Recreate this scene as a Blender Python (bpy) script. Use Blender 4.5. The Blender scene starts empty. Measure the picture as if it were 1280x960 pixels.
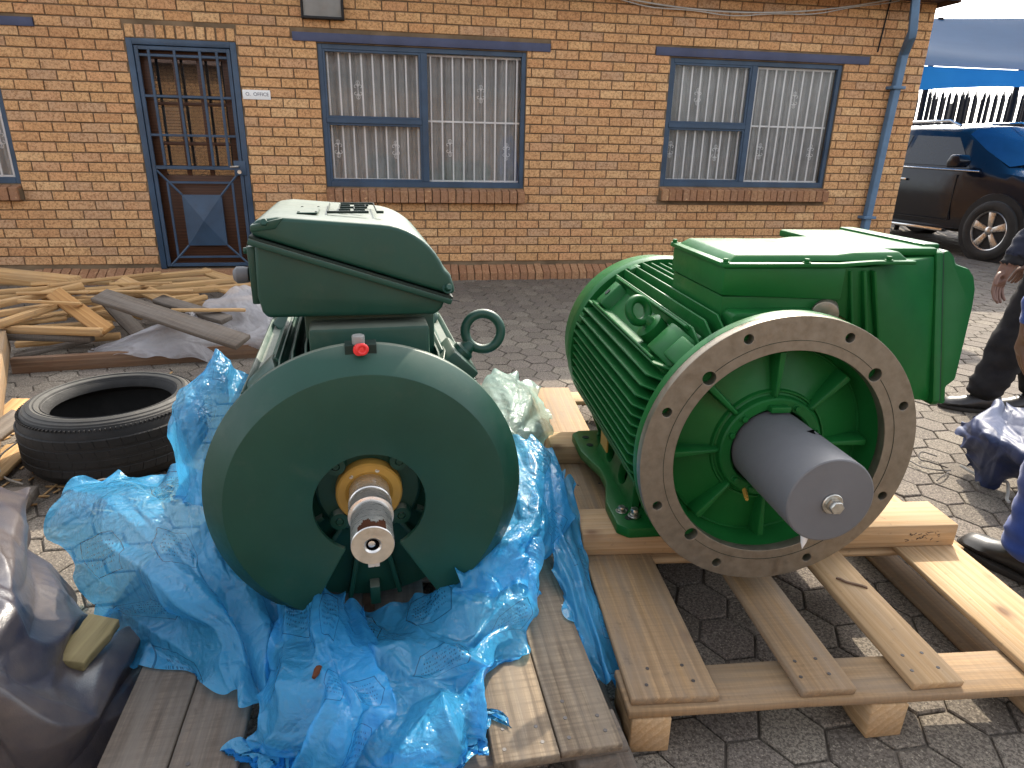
import bpy, bmesh, math, random
import numpy as np
from mathutils import Vector, Matrix, noise as mnoise
random.seed(7); RNG = np.random.default_rng(11)
R = math.radians; PI = math.pi
sc = bpy.context.scene
C = bpy.data.collections.new('yard'); sc.collection.children.link(C)

# ---------------------------------------------------------------- camera, sky, sun, exposure
cam_d = bpy.data.cameras.new('camera'); cam = bpy.data.objects.new('camera', cam_d); C.objects.link(cam)
PITCH, ROLL, CAM_H = 0.344117, 0.020585, 1.3
cam_d.sensor_width = 36.0; cam_d.lens = 826.514 / 1280 * 36; cam_d.clip_start = 0.05; cam_d.clip_end = 800
cam.matrix_world = Matrix.Translation((0, 0, CAM_H)) @ Matrix.Rotation(PI/2 - PITCH, 4, 'X') @ Matrix.Rotation(ROLL, 4, 'Z')
sc.camera = cam
SUN_EL, SUN_AZ = R(40), R(20.6)            # azimuth to the right of straight ahead (+Y)
w = bpy.data.worlds.new('World'); sc.world = w; w.use_nodes = True
nt = w.node_tree; bg = nt.nodes['Background']; sky = nt.nodes.new('ShaderNodeTexSky')
sky.sky_type = 'NISHITA'; sky.sun_disc = False; sky.sun_elevation = SUN_EL; sky.sun_rotation = SUN_AZ
sky.air_density = 1.0; sky.dust_density = 3.0; sky.ozone_density = 1.0
hsv = nt.nodes.new('ShaderNodeHueSaturation'); hsv.inputs['Saturation'].default_value = .30     # hazy, whitish sky
nt.links.new(sky.outputs[0], hsv.inputs['Color']); nt.links.new(hsv.outputs[0], bg.inputs[0]); bg.inputs[1].default_value = 0.15
sun_d = bpy.data.lights.new('sun', 'SUN'); sun = bpy.data.objects.new('sun', sun_d); C.objects.link(sun)
sun_d.energy = 2.1; sun_d.angle = R(0.5); sun_d.color = (1.0, 0.90, 0.74)
sdir = Vector((math.sin(SUN_AZ)*math.cos(SUN_EL), math.cos(SUN_AZ)*math.cos(SUN_EL), math.sin(SUN_EL)))
sun.rotation_euler = sdir.to_track_quat('Z', 'Y').to_euler(); sun.location = (6, 12, 10)
vs = sc.view_settings; vs.view_transform = 'Standard'; vs.look = 'None'; vs.exposure = 1.85; vs.gamma = 1.0; vs.use_curve_mapping = False
sc.cycles.max_bounces = 8; sc.cycles.transparent_max_bounces = 12

# ---------------------------------------------------------------- materials
def newmat(name):
    m = bpy.data.materials.new(name); m.use_nodes = True
    n = m.node_tree; b = n.nodes['Principled BSDF']
    return m, n, b
def N(n, t, **kw):
    x = n.nodes.new(t)
    for k, v in kw.items(): setattr(x, k, v)
    return x
def noise(n, vec, scale, detail=4, rough=0.6, dist=0.0):
    x = N(n, 'ShaderNodeTexNoise'); x.inputs['Scale'].default_value = scale; x.inputs['Detail'].default_value = detail
    x.inputs['Roughness'].default_value = rough; x.inputs['Distortion'].default_value = dist
    if vec is not None: n.links.new(vec, x.inputs['Vector'])
    return x.outputs['Fac']
def ramp(n, fac, stops, interp='LINEAR'):
    x = N(n, 'ShaderNodeValToRGB'); cr = x.color_ramp; cr.interpolation = interp
    while len(cr.elements) < len(stops): cr.elements.new(0.5)
    for e, (p, c) in zip(cr.elements, stops):
        e.position = p; e.color = (c, c, c, 1) if isinstance(c, (int, float)) else (*c, 1)
    n.links.new(fac, x.inputs[0]); return x.outputs[0]
def mix(n, fac, a, b, mode='MIX'):
    x = N(n, 'ShaderNodeMix', data_type='RGBA', blend_type=mode)
    for i, v in ((0, fac), (6, a), (7, b)):
        if isinstance(v, (int, float)): x.inputs[i].default_value = v if i == 0 else (v, v, v, 1)
        elif isinstance(v, tuple): x.inputs[i].default_value = (*v, 1)
        else: n.links.new(v, x.inputs[i])
    return x.outputs[2]
def math_(n, op, a, b=0.0):
    x = N(n, 'ShaderNodeMath', operation=op)
    for i, v in ((0, a), (1, b)):
        if isinstance(v, (int, float)): x.inputs[i].default_value = v
        else: n.links.new(v, x.inputs[i])
    return x.outputs[0]
def bump(n, b, h, strength, dist=0.01):
    x = N(n, 'ShaderNodeBump'); x.inputs['Strength'].default_value = strength; x.inputs['Distance'].default_value = dist
    n.links.new(h, x.inputs['Height']); n.links.new(x.outputs[0], b.inputs['Normal'])
def wpos(n): return N(n, 'ShaderNodeNewGeometry').outputs['Position']
def ocoord(n): return N(n, 'ShaderNodeTexCoord').outputs['Object']
def rnd(n):
    """one random number per object and per loose piece"""
    return math_(n, 'FRACT', math_(n, 'ADD', N(n, 'ShaderNodeObjectInfo').outputs['Random'], N(n, 'ShaderNodeNewGeometry').outputs['Random Per Island']))
def stretch(n, vec, s, offs=None):
    x = N(n, 'ShaderNodeMapping'); x.inputs['Scale'].default_value = s; n.links.new(vec, x.inputs['Vector'])
    if offs is not None:
        cb = N(n, 'ShaderNodeCombineXYZ'); 
        for i in range(3): n.links.new(offs, cb.inputs[i])
        n.links.new(cb.outputs[0], x.inputs['Location'])
    return x.outputs[0]

def paint(name, col, rough=0.4, spec=0.5, var=0.12, dirt=0.25, dirtcol=(.12,.10,.07), metal=0.0, bumpy=0.03, coat=0.0, dust_glare=0.0):
    m, n, b = newmat(name); p = wpos(n)
    a = noise(n, p, 5, 5); f = noise(n, p, 60, 4)
    c = mix(n, ramp(n, a, [(.35, 0.0), (.7, 1.0)]), tuple(x*(1-var) for x in col), tuple(min(1, x*(1+var)) for x in col))
    d = ramp(n, noise(n, p, 11, 8, .75), [(.56, 0.0), (.75, dirt)])
    c = mix(n, d, c, dirtcol)
    if dust_glare:                          # upward faces paled: dusty coat, with glare painted in on the enamel
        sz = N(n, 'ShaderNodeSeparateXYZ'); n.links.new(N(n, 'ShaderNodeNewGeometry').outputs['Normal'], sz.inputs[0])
        c = mix(n, math_(n, 'MULTIPLY', ramp(n, sz.outputs[2], [(.75, 0.0), (.97, dust_glare)]), ramp(n, noise(n, p, 8, 6, .7), [(.25, .55), (.7, 1.0)])), c, (.42,.40,.33))
    n.links.new(c, b.inputs['Base Color'])
    n.links.new(ramp(n, noise(n, p, 17, 6, .7), [(.3, max(.02, rough-.09)), (.75, min(1, rough+.14))]), b.inputs['Roughness'])
    b.inputs['Specular IOR Level'].default_value = spec; b.inputs['Metallic'].default_value = metal
    b.inputs['Coat Weight'].default_value = coat; b.inputs['Coat Roughness'].default_value = .08
    if bumpy: bump(n, b, mix(n, .4, a, f), bumpy, .01)
    return m

def brick_mat(name, tones):
    m, n, b = newmat(name); p = wpos(n); r = rnd(n)
    k = len(tones)
    c = ramp(n, r, [((i+.5)/k, t) for i, t in enumerate(tones)])
    c = mix(n, ramp(n, noise(n, p, 9, 5, .7), [(.35, 0.0), (.7, .45)]), c, tones[2])
    c = mix(n, ramp(n, noise(n, p, 48, 6, .8), [(.40, .75), (.54, 0.0)]), c, (.17, .085, .04))
    c = mix(n, ramp(n, noise(n, p, 95, 3, .6), [(.63, 0.0), (.70, .85)]), c, (.05, .028, .018))
    c = mix(n, ramp(n, noise(n, p, 30, 3, .6), [(.60, 0.0), (.74, .5)]), c, (.60, .40, .21))
    c = mix(n, ramp(n, noise(n, p, 1.3, 4, .6), [(.5, 0.0), (.8, .22)]), c, (.15, .10, .07))
    c = mix(n, 1.0, c, (1.28, 1.21, 1.17), 'MULTIPLY')
    n.links.new(c, b.inputs['Base Color']); b.inputs['Roughness'].default_value = .9; b.inputs['Specular IOR Level'].default_value = .2
    h = mix(n, .5, noise(n, stretch(n, p, (1, 1, 2.5)), 60, 6, .7), noise(n, p, 220, 3))
    bump(n, b, h, .55, .006); return m

def wood_mat(name, c1, c2, grey=None, greyamt=0.0, rough=.75, knots=True, saw=0.0):
    m, n, b = newmat(name); o = ocoord(n)
    r = math_(n, 'MULTIPLY', N(n, 'ShaderNodeObjectInfo').outputs['Random'], 37.0)
    v = stretch(n, o, (1, 1, 1), r)
    wv = N(n, 'ShaderNodeTexWave', wave_type='RINGS', rings_direction='X', wave_profile='SAW')
    wv.inputs['Scale'].default_value = 16; wv.inputs['Distortion'].default_value = 3.2; wv.inputs['Detail'].default_value = 3; wv.inputs['Detail Scale'].default_value = .9; wv.inputs['Detail Roughness'].default_value = .55
    n.links.new(stretch(n, v, (.22, 1, 1)), wv.inputs['Vector'])
    fine = noise(n, stretch(n, v, (2.2, 130, 130)), 1.0, 6, .7)
    c = mix(n, ramp(n, wv.outputs['Fac'], [(.1, 0.0), (.85, .9)]), c1, c2)
    c = mix(n, ramp(n, fine, [(.42, .5), (.62, 0.0)]), c, tuple(x*.55 for x in c2))
    c = mix(n, ramp(n, N(n, 'ShaderNodeObjectInfo').outputs['Random'], [(0.0, 0.0), (1.0, .45)]), c, tuple(x*.72 for x in c2))
    if knots:
        vo = N(n, 'ShaderNodeTexVoronoi'); vo.inputs['Scale'].default_value = 5.0; n.links.new(stretch(n, v, (.75, 1.3, 1.3)), vo.inputs['Vector'])
        c = mix(n, ramp(n, vo.outputs['Distance'], [(.05, .85), (.10, .35), (.17, 0.0)]), c, (.13, .06, .03))
    if saw:                            # band-saw marks across the board, open grain along it
        c = mix(n, ramp(n, noise(n, stretch(n, v, (150, 3, 3)), 1.0, 3, .6), [(.40, saw), (.58, 0.0)]), c, tuple(x*.45 for x in c2))
        c = mix(n, ramp(n, noise(n, stretch(n, v, (1.5, 70, 70)), 1.0, 5, .7), [(.38, saw*1.3), (.52, 0.0)]), c, tuple(x*.35 for x in c2))
    if grey:
        c = mix(n, ramp(n, noise(n, stretch(n, v, (1.2, 9, 9)), 2.2, 6, .65), [(.5-greyamt*.5, 0.0), (.8-greyamt*.3, min(1.0, .35+greyamt))]), c, grey)
        c = mix(n, ramp(n, noise(n, v, 26, 6, .75), [(.6, 0.0), (.76, .6)]), c, tuple(x*.35 for x in grey))
    n.links.new(c, b.inputs['Base Color']); b.inputs['Roughness'].default_value = rough; b.inputs['Specular IOR Level'].default_value = .25
    bump(n, b, mix(n, .6, wv.outputs['Fac'], fine), .35, .003)
    return m

def metal_mat(name, col, rough=.3, streak=(1, 1, 1), var=.3, metal=1.0, stain=.5):
    m, n, b = newmat(name); o = ocoord(n)
    a = noise(n, stretch(n, o, streak), 40, 5, .65); s = noise(n, o, 14, 6, .7)
    c = mix(n, ramp(n, a, [(.3, 0.0), (.7, 1.0)]), tuple(x*(1-var) for x in col), col)
    c = mix(n, ramp(n, s, [(.55, 0.0), (.8, .5)]), c, (.16, .11, .07))
    n.links.new(c, b.inputs['Base Color']); b.inputs['Metallic'].default_value = metal
    n.links.new(ramp(n, a, [(.3, max(.05, rough-.1)), (.7, rough+.15)]), b.inputs['Roughness'])
    bump(n, b, a, .08, .002); return m

def cloth_mat(name, col, col2, rough=.8, scale=8, sheen=0.0, spec=.3):
    m, n, b = newmat(name); p = wpos(n)
    c = mix(n, ramp(n, noise(n, p, scale, 6, .65), [(.35, 0.0), (.7, 1.0)]), col, col2)
    n.links.new(c, b.inputs['Base Color']); b.inputs['Roughness'].default_value = rough; b.inputs['Sheen Weight'].default_value = sheen
    b.inputs['Specular IOR Level'].default_value = spec
    bump(n, b, mix(n, .5, noise(n, p, 300, 2), noise(n, p, 30, 4)), .25, .004); return m

def film_mat(name, col, trans, density, rough=.22, printed=True):
    """thin translucent plastic film: part of the light passes, part scatters through, the rest glints"""
    m, n, b = newmat(name); uv = N(n, 'ShaderNodeTexCoord').outputs['UV']; p = wpos(n)
    lw = noise(n, p, 3.5, 4, .6)
    c = mix(n, ramp(n, lw, [(.3, 0.0), (.7, 1.0)]), col, tuple(min(1, x*1.25+.03) for x in col))
    wear = ramp(n, noise(n, p, 24, 6, .7), [(.58, 0.0), (.8, .35)])
    c = mix(n, wear, c, (.72, .82, .86))
    if printed:                       # faint printed warning panels: hexagon outline and rows of lettering
        sx = N(n, 'ShaderNodeSeparateXYZ'); n.links.new(stretch(n, uv, (1, 1, 1)), sx.inputs[0])
        fu = math_(n, 'SUBTRACT', math_(n, 'FRACT', math_(n, 'MULTIPLY', sx.outputs[0], 3.0)), .5)
        fv = math_(n, 'SUBTRACT', math_(n, 'FRACT', math_(n, 'ADD', math_(n, 'MULTIPLY', sx.outputs[1], 3.3), .17)), .5)
        au, av = math_(n, 'ABSOLUTE', fu), math_(n, 'ABSOLUTE', fv)
        hx = math_(n, 'MAXIMUM', math_(n, 'MULTIPLY', av, 1.35), math_(n, 'ADD', math_(n, 'MULTIPLY', au, 1.0), math_(n, 'MULTIPLY', av, .45)))
        ring = math_(n, 'LESS_THAN', math_(n, 'ABSOLUTE', math_(n, 'SUBTRACT', hx, .33)), .008)
        rows = math_(n, 'LESS_THAN', math_(n, 'FRACT', math_(n, 'MULTIPLY', fv, 17.0)), .42)
        cb = N(n, 'ShaderNodeCombineXYZ'); n.links.new(math_(n, 'MULTIPLY', fu, 60.0), cb.inputs[0]); n.links.new(math_(n, 'FLOOR', math_(n, 'MULTIPLY', fv, 17.0)), cb.inputs[1])
        dash = math_(n, 'GREATER_THAN', noise(n, cb.outputs[0], 1.0, 1, .5), .52)
        inside = math_(n, 'MULTIPLY', math_(n, 'LESS_THAN', hx, .25), math_(n, 'LESS_THAN', av, .17))
        cc = N(n, 'ShaderNodeCombineXYZ'); n.links.new(math_(n, 'FLOOR', math_(n, 'MULTIPLY', sx.outputs[0], 3.0)), cc.inputs[0]); n.links.new(math_(n, 'FLOOR', math_(n, 'ADD', math_(n, 'MULTIPLY', sx.outputs[1], 3.3), .17)), cc.inputs[1])
        wn = N(n, 'ShaderNodeTexWhiteNoise', noise_dimensions='2D'); n.links.new(cc.outputs[0], wn.inputs[0]); gate_ = math_(n, 'GREATER_THAN', wn.outputs[0], .55)
        ink = math_(n, 'MULTIPLY', gate_, math_(n, 'MAXIMUM', ring, math_(n, 'MULTIPLY', inside, math_(n, 'MULTIPLY', rows, dash))))
        c = mix(n, math_(n, 'MULTIPLY', ink, .6), c, (.012, .03, .10))
    n.links.new(c, b.inputs['Base Color']); b.inputs['Roughness'].default_value = rough; b.inputs['Specular IOR Level'].default_value = .6
    b.inputs['Coat Weight'].default_value = .5; b.inputs['Coat Roughness'].default_value = .12
    r1 = math_(n, 'ABSOLUTE', math_(n, 'SUBTRACT', noise(n, p, 9, 3, .55, .8), .5)); r2 = math_(n, 'ABSOLUTE', math_(n, 'SUBTRACT', noise(n, p, 24, 4, .6, .5), .5))
    bump(n, b, math_(n, 'ADD', r1, math_(n, 'MULTIPLY', r2, .5)), .55, .05)
    tl = N(n, 'ShaderNodeBsdfTranslucent'); n.links.new(c, tl.inputs[0])
    tp = N(n, 'ShaderNodeBsdfTransparent'); tp.inputs[0].default_value = (*trans, 1)
    m1 = N(n, 'ShaderNodeMixShader'); m1.inputs[0].default_value = .42; n.links.new(b.outputs[0], m1.inputs[1]); n.links.new(tl.outputs[0], m1.inputs[2])
    m2 = N(n, 'ShaderNodeMixShader'); m2.inputs[0].default_value = 1-density; n.links.new(m1.outputs[0], m2.inputs[1]); n.links.new(tp.outputs[0], m2.inputs[2])
    n.links.new(m2.outputs[0], n.nodes['Material Output'].inputs[0]); return m

def glass_mat(name, tint=(.8,.85,.85), refl=.9, clear=.75):
    m, n, b = newmat(name)
    tp = N(n, 'ShaderNodeBsdfTransparent'); tp.inputs[0].default_value = (*tint, 1)
    gl = N(n, 'ShaderNodeBsdfGlossy'); gl.inputs['Roughness'].default_value = .02
    fr = N(n, 'ShaderNodeFresnel'); fr.inputs[0].default_value = 1.6
    f = math_(n, 'MULTIPLY', fr.outputs[0], refl*2.0)
    mx = N(n, 'ShaderNodeMixShader'); n.links.new(f, mx.inputs[0]); n.links.new(tp.outputs[0], mx.inputs[1]); n.links.new(gl.outputs[0], mx.inputs[2])
    df = N(n, 'ShaderNodeBsdfDiffuse'); n.links.new(ramp(n, noise(n, wpos(n), 6, 5), [(.3, (.25,.25,.26)), (.7, (.4,.4,.42))]), df.inputs[0])
    m2 = N(n, 'ShaderNodeMixShader'); m2.inputs[0].default_value = 1-clear; n.links.new(mx.outputs[0], m2.inputs[1]); n.links.new(df.outputs[0], m2.inputs[2])
    n.links.new(m2.outputs[0], n.nodes['Material Output'].inputs[0]); return m

TAN = [(.47,.285,.135), (.52,.335,.165), (.45,.255,.12), (.56,.385,.205), (.40,.225,.11), (.51,.31,.15), (.39,.265,.165), (.48,.275,.14)]
M = {}
M['brick'] = brick_mat('face brick', TAN)
def brick_far_mat():
    m, n, b = newmat('far brickwork'); t = N(n, 'ShaderNodeTexBrick'); n.links.new(N(n, 'ShaderNodeTexCoord').outputs['Object'], N(n, 'ShaderNodeMapping').inputs[0])
    mp = n.nodes['Mapping']; mp.inputs['Rotation'].default_value = (PI/2, 0, 0); n.links.new(mp.outputs[0], t.inputs['Vector'])
    t.inputs['Scale'].default_value = 1; t.inputs['Brick Width'].default_value = .232; t.inputs['Row Height'].default_value = .084; t.inputs['Mortar Size'].default_value = .013
    t.inputs['Color1'].default_value = (.44,.24,.10,1); t.inputs['Color2'].default_value = (.36,.18,.08,1); t.inputs['Mortar'].default_value = (.05,.035,.025,1)
    n.links.new(t.outputs[0], b.inputs['Base Color']); b.inputs['Roughness'].default_value = .9; return m
M['brick_far'] = brick_far_mat()
M['brick_red'] = brick_mat('sill brick', [(.25,.135,.075), (.29,.165,.09), (.23,.13,.08), (.31,.19,.105), (.20,.105,.06), (.26,.155,.095)])
M['mortar'] = paint('mortar', (.17,.12,.075), .95, .1, .3, .3)
M['blue_steel'] = paint('blue painted steel', (.028,.056,.098), .45, .4, .2, .35, (.06,.05,.05))
M['pipe_blue'] = paint('blue painted pipe', (.08,.15,.24), .5, .4, .15, .3, (.09,.08,.07))
M['lintel_blue'] = paint('faded blue lintel', (.060,.070,.125), .6, .3, .15, .3)
M['door_wood'] = wood_mat('varnished door', (.105,.045,.022), (.055,.022,.012), None, 0, .45, False)
M['white_bar'] = paint('white painted bar', (.75,.74,.73), .5, .4, .06, .2)
M['curtain'] = cloth_mat('net curtain', (.27,.272,.265), (.36,.362,.35), .9, 5)
M['room'] = paint('dim interior', (.10,.09,.08), .9, .1)
M['glass'] = glass_mat('window glass', (.96,.96,.96), .16, .985)
M['doorglass'] = glass_mat('door glass', (.5,.52,.52), 1.0, .97)
M['paper'] = paint('white paper', (.75,.75,.73), .8, .2, .05, .1)
M['ink'] = paint('faded ink', (.10,.09,.12), .8, .2, .05, 0)
M['brown'] = paint('brown fascia', (.10,.055,.035), .6, .3)
M['roof'] = paint('roof sheet', (.16,.10,.08), .6, .3, .2, .4)
M['grey_panel'] = paint('grey panel', (.20,.20,.19), .35, .5, .15, .3)
M['black'] = paint('black', (.012,.012,.013), .6, .3, .2, .2)
M['cable'] = paint('pale cable', (.45,.44,.42), .5, .4)
M['green_a'] = paint('dark green enamel', (.006,.046,.030), .44, .4, .12, .22, (.07,.085,.06), bumpy=.04, dust_glare=.38)  # top faces paled for sun glare as well as dusty wear
M['green_b'] = paint('bright green enamel', (.008,.096,.020), .40, .17, .15, .16, (.05,.10,.05), bumpy=.04, coat=.03, dust_glare=.0)
M['black_green'] = paint('dark recess', (.008,.02,.015), .6, .3)
M['bare_steel'] = metal_mat('machined flange face', (.275,.24,.19), .40, (1, 1, 1), .28, .75)
M['shaft'] = metal_mat('bright shaft steel', (.74,.72,.68), .30, (1, 8, 1), .10, .85, .12)
M['shaft_end'] = metal_mat('shaft end face', (.60,.52,.40), .45, (1, 1, 1), .25, .6)
M['hole'] = paint('hole shade', (.003,.003,.003), 1.0, 0.0, .1, 0, bumpy=0)
M['ochre'] = paint('ochre seal ring', (.42,.24,.045), .5, .4, .2, .3)
M['rust'] = paint('rust smear', (.07,.026,.013), .9, .1, .4, .3)
M['cover_grey'] = paint('slate grey shaft cover', (.115,.116,.122), .5, .4, .1, .25, (.16,.15,.14))
M['zinc'] = metal_mat('zinc bolt', (.66,.64,.58), .35)
M['red'] = paint('red plastic', (.65,.03,.03), .35, .5)
M['pine'] = wood_mat('raw pine', (.58,.40,.225), (.45,.285,.14), (.30,.24,.17), .12)
M['pine_dirty'] = wood_mat('scuffed pine', (.47,.30,.145), (.34,.205,.095), (.20,.16,.12), .42, .75, True, .25)
M['pine_heap'] = wood_mat('dry pine offcut', (.62,.40,.18), (.44,.25,.10), (.30,.22,.14), .15)
M['orange_wood'] = wood_mat('orange pine', (.50,.28,.10), (.36,.18,.06))
M['brown_wood'] = wood_mat('brown plank', (.22,.125,.07), (.15,.08,.045), (.16,.12,.09), .2)
M['grey_wood'] = wood_mat('weathered board', (.20,.155,.115), (.12,.09,.068), (.155,.135,.115), .45, .85, True, .5)
M['deck_grey'] = wood_mat('old pallet board', (.34,.26,.17), (.20,.145,.095), (.20,.17,.135), .35, .85, True, .55)
M['yellow_wood'] = wood_mat('yellowed offcut', (.20,.165,.075), (.14,.11,.05), (.25,.2,.1), .3)
M['nail'] = paint('nail head', (.06,.05,.045), .5, .4)
M['tread'] = paint('worn tyre tread', (.014,.0135,.013), .7, .3, .25, .3, (.05,.043,.035), bumpy=.15)
M['rubber'] = paint('tyre rubber', (.020,.019,.018), .62, .35, .25, .45, (.10,.085,.065), bumpy=.1, dust_glare=.14)
M['film_blue'] = film_mat('blue plastic film', (.05,.38,.70), (.42,.79,.97), .62, .12)
M['film_clear'] = film_mat('clear greenish film', (.42,.62,.56), (.80,.93,.90), .55, .18, False)
M['film_grey'] = film_mat('cloudy clear film', (.55,.54,.56), (.85,.85,.87), .62, .3, False)
M['tarp_dark'] = cloth_mat('worn dark tarpaulin', (.022,.021,.032), (.085,.070,.062), .33, 6, 0, .6)
M['tarp_navy'] = cloth_mat('navy tarpaulin', (.018,.030,.085), (.045,.060,.12), .5, 5, 0, .35)
M['rope'] = paint('pale rope', (.55,.53,.48), .9, .1)
M['wire'] = paint('thin wire', (.35,.32,.27), .5, .4)
M['car'] = paint('black car paint', (.005,.007,.013), .16, .28, .1, .1, (.02,.02,.02), bumpy=0, coat=.12)
M['car_glass'] = paint('tinted car glass', (.010,.016,.024), .06, .4, .1, 0, bumpy=0)
M['windscreen'] = paint('windscreen canopy reflection', (.012,.05,.12), .06, .45, .1, 0, bumpy=0)  # blue put into the glass colour for the canopy's reflection
M['alloy'] = metal_mat('alloy wheel', (.55,.54,.53), .3, (1, 1, 1), .1)
M['chrome'] = metal_mat('chrome trim', (.7,.7,.7), .15)
M['lamp'] = paint('lamp lens', (.5,.5,.5), .08, .7)
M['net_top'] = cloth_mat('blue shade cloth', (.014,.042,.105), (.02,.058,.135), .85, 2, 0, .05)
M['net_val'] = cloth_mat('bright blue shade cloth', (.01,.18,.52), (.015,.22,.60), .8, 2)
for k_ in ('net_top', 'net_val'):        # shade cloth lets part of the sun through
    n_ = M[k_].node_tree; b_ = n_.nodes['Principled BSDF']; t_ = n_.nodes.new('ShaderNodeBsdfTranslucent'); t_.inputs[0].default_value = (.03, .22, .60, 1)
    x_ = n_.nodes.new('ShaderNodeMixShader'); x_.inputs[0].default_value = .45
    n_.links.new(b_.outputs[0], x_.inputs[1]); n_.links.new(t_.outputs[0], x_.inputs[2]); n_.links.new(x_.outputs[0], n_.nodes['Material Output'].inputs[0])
M['fence'] = paint('dark palisade steel', (.022,.018,.018), .6, .3)
M['far_wall'] = paint('whitewashed wall', (.72,.72,.72), .9, .2, .08, .2)
M['skin'] = paint('dark skin', (.16,.085,.06), .5, .4, .15, .1)
M['navy_cloth'] = cloth_mat('dark navy cloth', (.011,.013,.026), (.020,.023,.038), .9, 10, .05)
M['black_cloth'] = cloth_mat('black trousers', (.007,.007,.009), (.017,.016,.017), .9, 12, .0)
M['blue_cloth'] = cloth_mat('royal blue workwear', (.012,.042,.22), (.022,.068,.32), .8, 10, .2)
M['leather'] = paint('scuffed black leather', (.022,.020,.019), .38, .5, .3, .5, (.12,.10,.08))
M['sole'] = paint('shoe sole', (.03,.027,.024), .8, .2)
M['hair'] = paint('black hair', (.01,.009,.008), .7, .3)
def paver_mat():
    m, n, b = newmat('concrete paver'); p = wpos(n); r = rnd(n)
    c = ramp(n, r, [(.1, (.17,.15,.13)), (.4, (.225,.20,.17)), (.65, (.19,.165,.15)), (.9, (.26,.235,.20))])
    c = mix(n, ramp(n, noise(n, p, 120, 4, .75), [(.44, .8), (.56, 0.0)]), c, (.06,.05,.043))
    c = mix(n, ramp(n, noise(n, p, 150, 3, .7), [(.57, 0.0), (.68, .75)]), c, (.46,.42,.35))
    c = mix(n, ramp(n, noise(n, p, 1.1, 5, .65), [(.5, 0.0), (.75, .5)]), c, (.10,.088,.08))
    c = mix(n, 1.0, c, (.84, .80, .74), 'MULTIPLY')
    n.links.new(c, b.inputs['Base Color']); b.inputs['Roughness'].default_value = .88; b.inputs['Specular IOR Level'].default_value = .3
    bump(n, b, mix(n, .4, noise(n, p, 190, 4, .7), noise(n, p, 25, 4)), .5, .004); return m
M['paver'] = paver_mat()
M['grit'] = paint('joint sand', (.13,.11,.09), .95, .1, .3, .3)

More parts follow.
